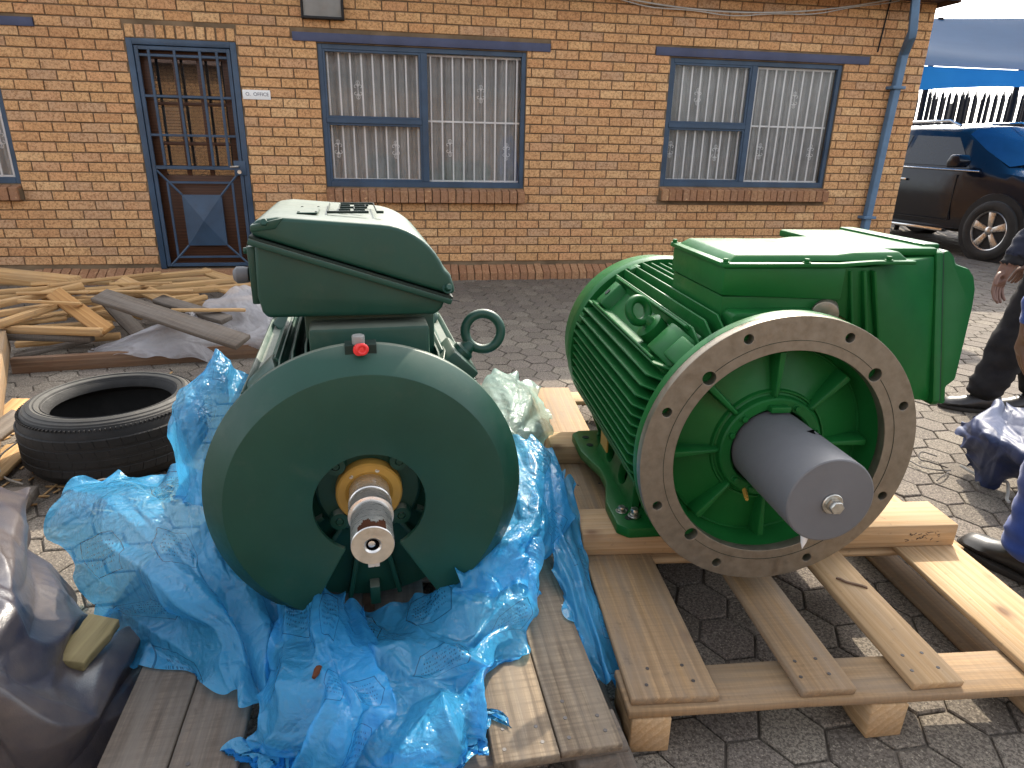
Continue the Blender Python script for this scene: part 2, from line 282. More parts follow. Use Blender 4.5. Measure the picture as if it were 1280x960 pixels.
# ---------------------------------------------------------------- mesh helpers
class MB:
    def __init__(s): s.v = []; s.f = []
    def add(s, vs, fs):
        o = len(s.v); s.v += [tuple(map(float, v)) for v in vs]; s.f += [tuple(i+o for i in f) for f in fs]; return s
    def box(s, x0, x1, y0, y1, z0, z1, mt=None):
        vs = [(x, y, z) for x in (x0, x1) for y in (y0, y1) for z in (z0, z1)]
        if mt is not None: vs = [tuple(mt @ Vector(v)) for v in vs]
        return s.add(vs, [(0,1,3,2), (4,6,7,5), (0,4,5,1), (2,3,7,6), (0,2,6,4), (1,5,7,3)])
    def prism(s, poly, axis, a, b, mt=None):
        """2-D polygon swept along an axis from a to b"""
        def P(u, v, t): return {'x': (t, u, v), 'y': (u, t, v), 'z': (u, v, t)}[axis]
        k = len(poly); vs = [P(u, v, a) for u, v in poly] + [P(u, v, b) for u, v in poly]
        if mt is not None: vs = [tuple(mt @ Vector(q)) for q in vs]
        return s.add(vs, [tuple(range(k)), tuple(range(2*k-1, k-1, -1))] + [(i, i+k, (i+1) % k + k, (i+1) % k) for i in range(k)])
    def lathe(s, prof, n=48, c=(0,0,0), axis='y', a0=0.0, a1=2*PI, closed=False, mt=None, caps=False):
        full = abs(a1-a0-2*PI) < 1e-6; m = n if full else n+1; k = len(prof); vs = []
        for i in range(m):
            t = a0+(a1-a0)*i/n
            for r, h in prof:
                u, v = r*math.cos(t), r*math.sin(t)
                q = {'y': (u, h, v), 'z': (u, v, h), 'x': (h, u, v)}[axis]
                vs.append((q[0]+c[0], q[1]+c[1], q[2]+c[2]))
        if mt is not None: vs = [tuple(mt @ Vector(q)) for q in vs]
        fs = []
        for i in range(n):
            j = (i+1) % m
            for q in range(k if closed else k-1):
                q2 = (q+1) % k; fs.append((i*k+q, i*k+q2, j*k+q2, j*k+q))
        if caps and not full: fs += [tuple(range(k)), tuple(range(n*k+k-1, n*k-1, -1))]
        return s.add(vs, fs)
    def cyl(s, r, h0, h1, n=24, c=(0,0,0), axis='y', mt=None):
        k = len(s.v); s.lathe([(r, h0), (r, h1)], n, c, axis, mt=mt)
        s.f.append(tuple(k+2*i for i in range(n))); s.f.append(tuple(k+2*i+1 for i in range(n-1, -1, -1))); return s
    def tube(s, pts, r, n=8, closed=False):
        pts = [Vector(p) for p in pts]; k = len(pts); vs = []; up = None
        rr = r if isinstance(r, (list, tuple)) else [r]*k
        for i, p in enumerate(pts):
            a = pts[(i-1) % k] if (closed or i > 0) else p; b = pts[(i+1) % k] if (closed or i < k-1) else p
            t = (b-a).normalized()
            if up is None: up = t.orthogonal().normalized()
            up = (up - t*up.dot(t)).normalized() if (up - t*up.dot(t)).length > 1e-6 else t.orthogonal().normalized()
            sd = t.cross(up)
            for j in range(n):
                q = 2*PI*j/n; vs.append(tuple(p + rr[i]*(math.cos(q)*up + math.sin(q)*sd)))
        fs = []
        for i in range(k if closed else k-1):
            i2 = (i+1) % k
            for j in range(n): fs.append((i*n+j, i*n+(j+1) % n, i2*n+(j+1) % n, i2*n+j))
        if not closed: fs += [tuple(range(n-1, -1, -1)), tuple(range((k-1)*n, k*n))]
        return s.add(vs, fs)
    def mesh(s, name, bevel=0.0, seg=2, smooth=True, angle=35):
        me = bpy.data.meshes.new(name); me.from_pydata(s.v, [], s.f)
        bm = bmesh.new(); bm.from_mesh(me)
        bmesh.ops.recalc_face_normals(bm, faces=bm.faces)
        if bevel:
            es = [e for e in bm.edges if len(e.link_faces) == 2 and e.calc_face_angle(0) > R(30)]
            bmesh.ops.bevel(bm, geom=es, offset=bevel, segments=seg, profile=.5, affect='EDGES', clamp_overlap=True)
        bm.to_mesh(me); bm.free()
        if smooth:
            me.shade_smooth(); me.set_sharp_from_angle(angle=R(angle))
        return me
    def build(s, name, mat, parent=None, bevel=0.0, seg=2, smooth=True, loc=None, rot=None, angle=35):
        me = s.mesh(name, bevel, seg, smooth, angle); me.materials.append(mat)
        return link(name, me, parent, loc, rot)
def link(name, me, parent=None, loc=None, rot=None):
    o = bpy.data.objects.new(name, me); C.objects.link(o)
    if parent is not None: o.parent = parent
    if loc is not None: o.location = loc
    if rot is not None: o.rotation_euler = rot
    return o
def thing(name, label, cat, loc=(0,0,0), rz=0.0, group=None):
    o = bpy.data.objects.new(name, None); C.objects.link(o); o.location = loc; o.rotation_euler = (0, 0, rz); o.empty_display_size = .1
    return tag(o, label, cat, group)
def tag(o, label, cat, group=None):
    o['label'] = label; o['category'] = cat
    if group: o['group'] = group
    return o
def plate(outer, holes, t, mat, name, parent, mt, bevel=0.0):
    """flat plate with round or shaped holes: outer and holes are 2-D loops; mt places its XY plane (thickness along +Z)"""
    cu = bpy.data.curves.new(name, 'CURVE'); cu.dimensions = '2D'; cu.fill_mode = 'BOTH'; cu.extrude = t/2; cu.bevel_depth = bevel; cu.bevel_resolution = 1
    for lp in [outer]+holes:
        sp = cu.splines.new('POLY'); sp.points.add(len(lp)-1); sp.use_cyclic_u = True
        for p, q in zip(sp.points, lp): p.co = (q[0], q[1], 0, 1)
    tmp = bpy.data.objects.new('tmp', cu); C.objects.link(tmp)
    dg = bpy.context.evaluated_depsgraph_get(); me = bpy.data.meshes.new_from_object(tmp.evaluated_get(dg))
    bpy.data.objects.remove(tmp); bpy.data.curves.remove(cu)
    me.transform(mt); me.name = name; me.materials.clear(); me.materials.append(mat); me.shade_smooth(); me.set_sharp_from_angle(angle=R(35))
    return link(name, me, parent)
def circle(r, n=32, c=(0, 0)): return [(c[0]+r*math.cos(2*PI*i/n), c[1]+r*math.sin(2*PI*i/n)) for i in range(n)]
XZ = Matrix(((1,0,0,0), (0,0,-1,0), (0,1,0,0), (0,0,0,1)))       # XY drawing -> XZ plane, thickness along -Y
def text_mesh(name, body, size, mat, parent, mt, ext=.0008):
    cu = bpy.data.curves.new(name, 'FONT'); cu.body = body; cu.size = size; cu.extrude = ext; cu.align_x = 'CENTER'; cu.align_y = 'CENTER'
    tmp = bpy.data.objects.new('tmp', cu); C.objects.link(tmp)
    dg = bpy.context.evaluated_depsgraph_get(); me = bpy.data.meshes.new_from_object(tmp.evaluated_get(dg))
    bpy.data.objects.remove(tmp); bpy.data.curves.remove(cu)
    me.transform(mt); me.name = name; me.materials.clear(); me.materials.append(mat); return link(name, me, parent)
def project(p):
    """picture position (fractions) and depth of a world point, for choosing which repeats show largest"""
    q = cam.matrix_world.inverted() @ Vector(p)
    if q.z > -.05: return None
    f = 826.514/1280
    return (.5+f*q.x/-q.z, .5+f*q.y/-q.z*(4/3), -q.z)
def in_view(p, m=.03):
    q = project(p); return q if q and -m < q[0] < 1+m and -m < q[1] < 1+m else None

# ---------------------------------------------------------------- ground: jointing sand sheet with hexagonal pavers on it
gmb = MB(); gmb.add([(-150, -150, -.010), (150, -150, -.010), (150, 150, -.010), (-150, 150, -.010)], [(0, 1, 2, 3)])
ground = gmb.build('ground', M['grit'], None, smooth=False); ground['kind'] = 'structure'
HW, HD, GAP = .085, .082, .0035           # half point-to-point, half flat-to-flat
def hex_verts(top, g, ch=.004):
    out = []
    for s, z in ((1-(g+ch)/HW, top), (1-g/HW, top-ch*.8), (1-g/HW, -.012)):
        for q in ((1, 0), (.5, 1), (-.5, 1), (-1, 0), (-.5, -1), (.5, -1)): out.append((q[0]*HW*s, q[1]*HD*s, z))
    return out
HEXF = [(0,1,2,3,4,5)] + [(i, i+6, (i+1) % 6+6, (i+1) % 6) for i in range(6)] + [(i+6, i+12, (i+1) % 6+12, (i+1) % 6+6) for i in range(6)]
WALL_YAW = 0.181337; WALL_D = 6.97028
ca, sa = math.cos(WALL_YAW), math.sin(WALL_YAW)
pav = []
for i in range(-75, 110):
    for j in range(-10, 95):
        lx = i*HW*1.5; ly = j*HD*2 + (HD if i % 2 else 0)
        x, y = lx*ca - ly*sa, lx*sa + ly*ca
        q = in_view((x, y, 0), .08)
        s = x*ca + (y-WALL_D)*sa; d = -(x)*sa + (y-WALL_D)*ca      # wall frame
        if q and q[2] < 14 and not (d > -.02 and s < 4.3): pav.append((q[2], x, y, i))
pav.sort()
def hidden_px(x, y):          # under the film-wrapped motor: never seen
    return (-.75 < x < .1 and 1.15 < y < 2.3)
near = [p for p in pav if not hidden_px(p[1], p[2])][:300]; nearset = set((p[1], p[2]) for p in near)
hm = MB(); hm.add(hex_verts(0, GAP), HEXF); hex_me = hm.mesh('paver', smooth=False); hex_me.materials.append(M['paver'])
for d, x, y, i in near:
    o = link('paver', hex_me, ground, (x, y, random.uniform(-.0025, .0015)), (random.gauss(0, .008), random.gauss(0, .008), WALL_YAW + random.gauss(0, .01)))
rest = MB()
for d, x, y, i in pav:
    if (x, y) in nearset: continue
    z = random.uniform(-.003, .0015); tx, ty = random.gauss(0, .01), random.gauss(0, .01)
    rest.add([(x + a*ca - b*sa, y + a*sa + b*ca, c + z + (a*tx+b*ty if c > -.01 else 0)) for a, b, c in hex_verts(0, GAP)], HEXF)
pr = rest.build('paver', M['paver'], ground, smooth=False); pr['kind'] = 'stuff'

# ---------------------------------------------------------------- brick building
house = thing('brick_building', 'face-brick building with blue steel door and barred windows', 'building', (0, WALL_D, 0), WALL_YAW)
S0, S1, ZT = -7.2, 4.375, 2.86
BL, BH = .232, .0838; MJ = .011
OPEN = [(-3.455, -2.552, .13, 2.125), (-1.855, .078, .905, 2.150), (1.535, 3.432, .940, 2.165), (-6.35, -4.515, .905, 2.165)]
LINT = [(-2.062, .306, 2.160, 2.232), (1.368, 3.705, 2.176, 2.252), (-6.6, -4.150, 2.176, 2.245)]
SILL = [(-1.855, .078, .765, .905), (1.535, 3.46, .80, .940), (-6.35, -4.515, .765, .905)]
HEAD = (-3.455, -2.552, 2.125, 2.235)
# wall body: mortar sheet just behind the brick faces, with the openings left out
ss = sorted(set([S0, S1] + [v for o in OPEN for v in o[:2]])); zz = sorted(set([-.02, ZT] + [v for o in OPEN for v in o[2:]]))
wmb = MB()
def is_open(s, z): return any(o[0] < s < o[1] and o[2] < z < o[3] for o in OPEN)
for a, b in zip(ss[:-1], ss[1:]):
    for c, d in zip(zz[:-1], zz[1:]):
        if not is_open((a+b)/2, (c+d)/2): wmb.add([(a, MJ, c), (b, MJ, c), (b, MJ, d), (a, MJ, d)], [(0, 1, 2, 3)])
for a, b, c, d in OPEN:                    # reveals
    wmb.add([(a, MJ, c), (a, .2, c), (a, .2, d), (a, MJ, d), (b, MJ, c), (b, .2, c), (b, .2, d), (b, MJ, d)], [(0,1,2,3), (4,7,6,5), (0,4,5,1), (3,2,6,7)])
wmb.add([(S1-MJ, MJ, -.02), (S1-MJ, 3.2, -.02), (S1-MJ, 3.2, ZT), (S1-MJ, MJ, ZT)], [(0,1,2,3)])
wmb.add([(S0, MJ, -.02), (S0, 3.2, -.02), (S0, 3.2, ZT), (S0, MJ, ZT), (S1-MJ, 3.2, -.02), (S1-MJ, 3.2, ZT)], [(0,3,2,1), (1,2,5,4)])
wmb.build('wall', M['mortar'], house, smooth=False)
rm = MB()
for a, b, c, d in OPEN:                    # dim rooms behind the openings
    rm.add([(a-.1, .21, c-.1), (a-.1, 1.6, c-.1), (a-.1, 1.6, d+.1), (a-.1, .21, d+.1), (b+.1, .21, c-.1), (b+.1, 1.6, c-.1), (b+.1, 1.6, d+.1), (b+.1, .21, d+.1)], [(0,3,2,1), (4,5,6,7), (0,1,5,4), (3,7,6,2), (1,2,6,5)])
rm.build('room_lining', M['room'], house, smooth=False)
def brick_vs(L, H, D, ch=.004):
    x0, x1, z0, z1 = -L/2, L/2, -H/2, H/2
    vs = [(x0+ch, 0, z0+ch), (x1-ch, 0, z0+ch), (x1-ch, 0, z1-ch), (x0+ch, 0, z1-ch), (x0, ch, z0), (x1, ch, z0), (x1, ch, z1), (x0, ch, z1), (x0, D, z0), (x1, D, z0), (x1, D, z1), (x0, D, z1)]
    return vs
BRF = [(0,1,2,3)] + [(i, i+4, (i+1) % 4+4, (i+1) % 4) for i in range(4)] + [(i+4, i+8, (i+1) % 4+8, (i+1) % 4+4) for i in range(4)]
bricks = []
BLOCK = OPEN + LINT + SILL + [HEAD, (S0, -3.47, -1, .15), (-2.53, S1, -1, .13)]
row = 0; z = .005
while z < ZT-.02:
    off = (row % 2)*BL/2; s = S0 - off + .02
    while s < S1:
        segs = [(max(s, S0), min(s+BL, S1))]
        for a, b, c, d in BLOCK:
            if z+BH*.55 > c and z+BH*.45 < d:
                ns = []
                for p, q in segs:
                    if q <= a or p >= b: ns.append((p, q))
                    else:
                        if p < a: ns.append((p, a))
                        if q > b: ns.append((b, q))
                segs = ns
        for p, q in segs:
            if q-p > .03: bricks.append(((p+q)/2, z+BH/2, q-p-.011, BH-.011))
        s += BL
    row += 1; z += BH
def wallpt(s, y, z): return (s*ca - y*sa, WALL_D + s*sa + y*ca, z)
def bkey(b):
    q = in_view(wallpt(b[0], 0, b[1]), 0.0)
    if not q: return None
    px_, py_ = q[0]*1280, q[1]*960
    if 320 < px_ < 560 and 255 < py_ < 400: return None              # behind the motor's box
    if py_ > 345 : return None
    return (b[2]*b[3])/q[2]**2
keyed = [(bkey(b), i) for i, b in enumerate(bricks)]
top = set(i for k, i in sorted([t for t in keyed if t[0]], reverse=True)[:300])
fullm = {}; restb = MB()
for i, (s, zc, L, H) in enumerate(bricks):
    dy = random.gauss(0, .0016); ang = random.gauss(0, .004)
    if i in top:
        k = (round(L, 3), round(H, 3))
        if k not in fullm:
            mb = MB(); mb.add(brick_vs(L, H, .05), BRF); me = mb.mesh('brick', smooth=False); me.materials.append(M['brick']); fullm[k] = me
        link('brick', fullm[k], house, (s, dy, zc), (0, ang, random.gauss(0, .004)))
    else:
        restb.add([(x+s, y+dy, z+zc+x*ang) for x, y, z in brick_vs(L, H, .05)], BRF)
for r in range(int(ZT/BH)):                # bricks of the return wall round the corner
    y = .11 if r % 2 else .0
    while y < 3.1:
        L = BL-.011; zc = r*BH+.005+BH/2
        vs = brick_vs(L, BH-.011, .05); dx = random.gauss(0, .0015)
        restb.add([(S1+.0-yy+dx, y+L/2+xx+.012, z2+zc) for xx, yy, z2 in vs], [tuple(reversed(f)) for f in BRF]); y += BL
rb = restb.build('brick', M['brick'], house, smooth=False); rb['kind'] = 'stuff'
# brick-on-edge courses: plinth, window sills, over the door
mb = MB(); mb.add(brick_vs(.066, .10, .06), BRF); hd_me = mb.mesh('head_brick', smooth=False); hd_me.materials.append(M['brick'])
n_ = int((HEAD[1]-HEAD[0])/.0755)
for i in range(n_): link('head_brick', hd_me, house, (HEAD[0]+.04+i*(HEAD[1]-HEAD[0]-.075)/(n_-1), random.gauss(0, .002), 2.182), (0, random.gauss(0, .01), 0))
def wedge_brick(wd, h0, h1, D, nose):      # sloped top, squared nose projecting from the wall
    x = wd/2; vs = [(-x, -D, 0), (x, -D, 0), (x, -D, nose), (-x, -D, nose), (x, .02, h1), (-x, .02, h1), (-x, .02, h0), (x, .02, h0)]
    m_ = MB(); m_.add(vs, [(0,1,2,3), (3,2,4,5), (0,3,5,6), (1,7,4,2), (0,6,7,1)]); return m_
pl_me = wedge_brick(.072, 0, .155, .115, .085).mesh('plinth_brick', .004, 1, False); pl_me.materials.append(M['brick_red'])
s = S0+.05; i = 0; pl_rest = MB()
while s < S1-.03:
    if not (-3.49 < s < -2.52):
        if s > -4.6: link('plinth_brick', pl_me, house, (s, random.gauss(0, .004), -.012), (random.gauss(0, .02), random.gauss(0, .015), random.gauss(0, .02)))
    s += .0795
pb = MB(); pb.box(S0, -3.49, -.098, .01, -.02, .065); pb.box(-2.52, S1-.02, -.098, .01, -.02, .065); pb.build('plinth_mortar', M['mortar'], house, smooth=False)
sl_me = wedge_brick(.070, 0, .132, .085, .112).mesh('sill_brick', .004, 1, False); sl_me.materials.append(M['brick_red'])
st = MB(); st.box(-3.49, -2.52, -.10, .16, -.02, .125); st.build('door_step', M['brick_red'], house, bevel=.006)

# lintels
for a, b, c, d in LINT:
    MB().box(a, b, -.012, .05, c, d).build('lintel', M['lintel_blue'], house, bevel=.003)

# windows
scroll_mb = MB()
for sx in (-1, 1):
    for sz in (-1, 1):
        pts = []
        for k in range(15):
            t = k/14*1.65*PI; r = .020*(1-.045*k)
            pts.append((sx*(.0215 - r*math.cos(t)), 0, sz*(.028 + r*math.sin(t))))
        scroll_mb.tube(pts, .0028, 5)
scroll_mb.tube([(0, 0, -.075), (0, 0, .075)], .003, 5)
for sz in (-1, 1):
    scroll_mb.tube([(.016*math.sin(t*PI/6)*1.0, 0, sz*(.062 + .018*math.cos(t*PI/6))) for t in range(12)], .0022, 5, True)
scroll_me = scroll_mb.mesh('scroll'); scroll_me.materials.append(M['white_bar'])
def curtain(a, b, c, d, y):
    mb = MB(); n = int((b-a)/.012); cols = []
    for i in range(n+1):
        x = a+(b-a)*i/n; q = .018*math.sin(i*.55+1.3*math.sin(i*.13))+.008*math.sin(i*1.7)
        cols += [(x, y+q, c), (x+.004*math.sin(i), y+q*1.1, (c+d)/2), (x, y+q, d)]
    fs = []
    for i in range(n): fs += [(3*i, 3*i+3, 3*i+4, 3*i+1), (3*i+1, 3*i+4, 3*i+5, 3*i+2)]
    return mb.add(cols, fs)
def make_window(o, sill, mull, trans, scrolls, mid=True):
    a, b, c, d = o; h = link('window', None, house)
    fr = MB(); y0, y1 = .022, .062; t = .042
    fr.box(a, a+t, y0, y1, c, d); fr.box(b-t, b, y0, y1, c, d); fr.box(a+t, b-t, y0+.001, y1, c, c+t+.012); fr.box(a+t, b-t, y0+.001, y1, d-t, d)
    fr.box(mull-.03, mull+.03, y0-.004, y1, c+t+.012, d-t)
    fr.build('frame', M['blue_steel'], h, bevel=.003, seg=1)
    sa_ = MB(); q = .020                     # opening light: transom and inner sash lines on the left half
    sa_.box(a+t, mull-.03, y0-.008, y1, trans-.033, trans+.012)
    for z0, z1 in ((c+t+.012, trans-.033), (trans+.012, d-t)):
        sa_.box(a+t, a+t+q, y0+.004, y1-.01, z0, z1); sa_.box(mull-.03-q, mull-.03, y0+.004, y1-.01, z0, z1)
        sa_.box(a+t+q, mull-.03-q, y0+.005, y1-.01, z0, z0+q); sa_.box(a+t+q, mull-.03-q, y0+.005, y1-.01, z1-q, z1)
    sa_.build('sash', M['blue_steel'], h, bevel=.002, seg=1)
    for x0, x1, z0, z1 in ((a+t, mull-.03, c+t, trans-.02), (a+t, mull-.03, trans, d-t), (mull+.03, b-t, c+t, d-t)):
        p = MB(); p.box(x0, x1, .048, .052, z0, z1); p.build('pane', M['glass'], h, smooth=False)
    gz = trans+.005
    for x0, x1 in ((a+t, mull-.03), (mull+.03, b-t)):
        n = 9
        for i in range(n):
            x = x0+.035+(x1-x0-.07)*i/(n-1); bar_me = MB().box(-.0072, .0072, -.004, .004, 0, d-c-2*t-.02)
            bar_me.build('burglar_bar', M['white_bar'], h, loc=(x, .085, c+t+.01), smooth=False)
        if x0 > mull: 
            for zz_ in (c+t+.02, gz, d-t-.012): MB().box(x0, x1, .088, .096, zz_-.008, zz_+.008).build('cross_bar', M['white_bar'], h, smooth=False)
        else:
            for zz_ in (c+t+.03, d-t-.012): MB().box(x0, x1, .088, .094, zz_-.006, zz_+.006).build('cross_bar', M['white_bar'], h, smooth=False)
    for fx, fz in scrolls:
        k = round(fx*17)/17; link('scroll', scroll_me, h, (a+t+.03+(b-a-2*t-.06)*fx, .080, c+(d-c)*fz), None)
    curtain(a-.02, b+.02, c-.05, d+.05, .135).build('curtain', M['curtain'], h)
    if sill:
        x0, x1, z0, z1 = sill; n = int((x1-x0)/.0765)
        for i in range(n): link('sill_brick', sl_me, h, (x0+.038+i*(x1-x0-.076)/(n-1), random.gauss(0, .003), z0), (0, random.gauss(0, .012), random.gauss(0, .02)))
        MB().box(x0, x1, -.055, .02, z0+.004, z0+.10).build('sill_mortar', M['mortar'], h, smooth=False)
make_window(OPEN[1], SILL[0], -.897, 1.515, [(.15, .70), (.03, .28), (.335, .28), (.63, .30), (.80, .70), (.945, .28)])
make_window(OPEN[2], SILL[1], 2.455, 1.552, [(.16, .72), (.02, .30), (.31, .28), (.60, .30), (.78, .72), (.94, .30)])
make_window(OPEN[3], SILL[2], -5.43, 1.515, [(.97, .30), (.80, .70), (.63, .3)])

# door: varnished timber door with small panes behind a blue steel security gate
a, b, c, d = OPEN[0]; door = link('door', None, house)
f = MB(); t = .05
f.box(a, a+t, -.002, .07, c, d); f.box(b-t, b, -.002, .07, c, d); f.box(a+t, b-t, -.001, .07, d-t, d)
f.build('door_frame', M['blue_steel'], door, bevel=.004)
w_ = MB(); y0, y1 = .085, .12; w_.box(a+t, b-t, y0, y1, c+.005, .99); X = [a+t, a+.15, b-.15, b-t]
w_.box(X[0], X[1], y0, y1, .99, d-t); w_.box(X[2], X[3], y0, y1, .99, d-t); w_.box(X[1], X[2], y0, y1, d-.15, d-t)
gx = [X[1]+(X[2]-X[1])*k/3 for k in range(4)]; gz = [.99, 1.27, 1.61, d-.15]
for k in (1, 2): w_.box(gx[k]-.02, gx[k]+.02, y0+.002, y1, .99, d-.15)
for k in (1, 2): w_.box(X[1], X[2], y0+.003, y1, gz[k]-.015, gz[k]+.015)
w_.build('door_leaf', M['door_wood'], door, bevel=.004)
for i in range(3):
    for k in range(3): MB().box(gx[i]+.0, gx[i+1], .100, .104, gz[k], gz[k+1]).build('pane', M['doorglass'], door, smooth=False)
MB().box(a+.19, a+.37, .115, .117, 1.30, 1.58).build('notice', M['paper'], door, smooth=False)
nt_ = MB()
for k in range(9): nt_.box(a+.205, a+.205+random.uniform(.10, .15), .1125, .1128, 1.335+k*.026, 1.342+k*.026)
nt_.build('notice_text', M['ink'], door, smooth=False)
MB().box(a+.19, a+.37, .115, .117, 1.615, 1.65).build('paper_strip', M['paper'], door, smooth=False)
MB().box(X[1], X[2], .30, .302, .99, d-.15).build('brick_reflection', M['brick'], door, smooth=False)  # brick sheet added behind the panes to stand for their reflection
gate = MB(); y0, y1 = .004, .026; A, B = a+t+.006, b-t-.006; tw = .032
gate.box(A, A+tw, y0, y1, c+.02, d-t-.006); gate.box(B-tw, B, y0, y1, c+.02, d-t-.006)
zrow = [d-t-.006-tw, 1.985, 1.655, 1.33, 1.045, c+.02]
for z0 in zrow: gate.box(A+tw, B-tw, y0+.001, y1-.001, z0, z0+(tw if z0 in (zrow[0], zrow[-1], 1.045) else .022))
gate.build('gate_frame', M['blue_steel'], door, bevel=.003, seg=1)
xs = [A+.115, A+.325, A+.535, B-.115]
for x in xs: MB().box(x-.011, x+.011, y0-.003, y1-.006, 1.077, d-t-.03).build('gate_bar', M['blue_steel'], door, bevel=.002, seg=1)
cx, cz = (A+B)/2, .585; hw, hz = .175, .235
pm = MB(); pm.add([(cx-hw, y0, cz-hz), (cx+hw, y0, cz-hz), (cx+hw, y0, cz+hz), (cx-hw, y0, cz+hz), (cx, y0-.04, cz), (cx-hw, y1, cz-hz), (cx+hw, y1, cz-hz), (cx+hw, y1, cz+hz), (cx-hw, y1, cz+hz)],
       [(0,1,4), (1,2,4), (2,3,4), (3,0,4), (0,5,6,1), (1,6,7,2), (2,7,8,3), (3,8,5,0), (5,8,7,6)])
pm.build('pyramid_panel', M['blue_steel'], door, smooth=False)
for sx in (-1, 1):
    for sz in (-1, 1):
        MB().tube([(cx+sx*hw, y0+.008, cz+sz*hz), (cx+sx*(B-A-2*tw)/2, y0+.008, cz+.01+sz*.44)], .011, 6).build('diagonal_bar', M['blue_steel'], door)
rr = MB(); rx, rz = .285, .345
for z0 in (cz-rz, cz+rz): rr.box(cx-rx, cx+rx, y0, y0+.018, z0-.010, z0+.010)
for x0 in (cx-rx, cx+rx): rr.box(x0-.010, x0+.010, y0+.001, y0+.017, cz-rz, cz+rz)
rr.build('gate_border', M['blue_steel'], door, bevel=.002, seg=1)
lk = MB(); lk.box(B-.075, B+.03, -.012, .004, 1.0, 1.13); lk.build('lock_box', M['blue_steel'], door, bevel=.003)
lh = MB(); lh.tube([(B-.03, -.012, 1.08), (B-.03, -.045, 1.08), (B-.10, -.05, 1.075)], .008, 8); lh.cyl(.018, -.02, -.010, 16, (B-.03, 0, 1.03)); lh.build('handle', M['zinc'], door)

# small handwritten office sign
sg = MB().box(-2.537, -2.296, -.008, .004, 1.662, 1.742).build('office_sign', M['paper'], None, bevel=.002)
sg.location = (0, WALL_D, 0); sg.rotation_euler = (0, 0, WALL_YAW); tag(sg, 'small white handwritten plate on the bricks right of the door', 'sign')
text_mesh('lettering', 'O.  OFFICE', .042, M['ink'], sg, Matrix.Translation((-2.41, -.0085, 1.705)) @ XZ)

# wall box above the left window, downpipe, cable, eaves
vb = link('wall_vent', None, house)
vf = MB(); a, b, c, d = -1.965, -1.598, 2.335, 2.72
vf.box(a, a+.02, -.07, .02, c, d); vf.box(b-.02, b, -.07, .02, c, d); vf.box(a+.02, b-.02, -.069, .02, c, c+.02); vf.box(a+.02, b-.02, -.069, .02, d-.02, d); vf.build('vent_frame', M['black'], vb, bevel=.003)
MB().box(a+.02, b-.02, -.055, .01, c+.02, d-.02).build('vent_panel', M['grey_panel'], vb, bevel=.004)
pp = link('downpipe', None, house)
MB().tube([(3.985, -.06, .02), (3.99, -.06, .5), (4.045, -.06, 2.24), (4.05, -.065, 2.30), (3.99, -.17, 2.37), (3.915, -.29, 2.42), (3.91, -.30, 2.47), (3.86, -.30, 2.82)], [.052]*8, 4).build('pipe', M['pipe_blue'], pp, bevel=.008, seg=2)
for z0, s0 in ((.62, 3.993), (1.95, 4.035)): MB().box(s0-.075, s0+.075, -.115, .0, z0, z0+.03).build('pipe_bracket', M['pipe_blue'], pp, bevel=.003)
cb = MB(); pts = []
for k in range(25):
    u = k/24; s0 = .6+3.3*u; pts.append((s0, -.05, 2.70+.10*u - .72*u*(1-u)*.93))
cb.tube(pts, .007, 6); cb.tube([(p[0], p[1]+.012, p[2]-.02+.01*math.sin(i)) for i, p in enumerate(pts)], .005, 6)
co = cb.build('wall_cable', M['cable'], None); co.location = (0, WALL_D, 0); co.rotation_euler = (0, 0, WALL_YAW); tag(co, 'pale cable sagging along the top of the brick wall', 'cable')
MB().tube([(3.78, -.01, 2.30), (3.82, -.012, 2.82)], .008, 6).build('conduit', M['black'], house)
MB().box(S0-.1, S1+.0, -.28, 3.3, 2.78, 2.825).build('soffit', M['brown'], house, smooth=False)
MB().box(S1+.002, S1+.03, -.28, 3.3, 2.735, 2.84).build('verge_board', M['brown'], house, bevel=.004)
rf = MB(); rf.add([(S0-.2, -.34, 2.84), (S1+.04, -.34, 2.84), (S1+.04, 1.5, 3.15), (S0-.2, 1.5, 3.15), (S0-.2, 3.4, 2.84), (S1+.04, 3.4, 2.84)], [(0,1,2,3), (3,2,5,4), (0,3,4), (1,5,2), (0,4,5,1)])
rf.build('roof', M['roof'], house, smooth=False)
gt = MB(); gt.box(S0, S1+.0, -.37, -.28, 2.75, 2.83); gt.build('gutter', M['pipe_blue'], house, bevel=.01)

# ---------------------------------------------------------------- the two motors (local frame: x right, y back along the shaft, z up from the shaft centre)
def bolt(name, parent, mat, c, d, r=.010, h=.009):
    """hexagon head with washer, pointing along d"""
    d = Vector(d).normalized(); mt = Matrix.Translation(c) @ d.to_track_quat('Z', 'Y').to_matrix().to_4x4()
    mb = MB(); mb.cyl(r*1.5, 0, h*.25, 16, axis='z', mt=mt); mb.cyl(r, h*.25, h*1.2, 6, axis='z', mt=mt)
    return mb.build(name, mat, parent, bevel=r*.1, seg=1)
def eyebolt(parent, mat, base, d, face, Rr, r):
    """lifting ring standing on its collar; d points out of the pad, face is the ring's own axis"""
    d = Vector(d).normalized(); f = Vector(face); f = (f - d*f.dot(d)).normalized(); s = d.cross(f); b = Vector(base); c = b + d*(Rr+.030)
    e = MB().tube([c + Rr*(math.cos(2*PI*k/32)*s + math.sin(2*PI*k/32)*d) for k in range(32)], r, 12, True).build('lifting_eye', mat, parent)
    mt = Matrix.Translation(b) @ d.to_track_quat('Z', 'Y').to_matrix().to_4x4()
    k = MB(); k.lathe([(0, -.004), (r*2.3, -.004), (r*2.3, .008), (r*1.7, .014), (r*1.35, .032), (r*1.1, .036), (0, .036)], 20, axis='z', mt=mt); k.build('eye_collar', mat, e)
    return e
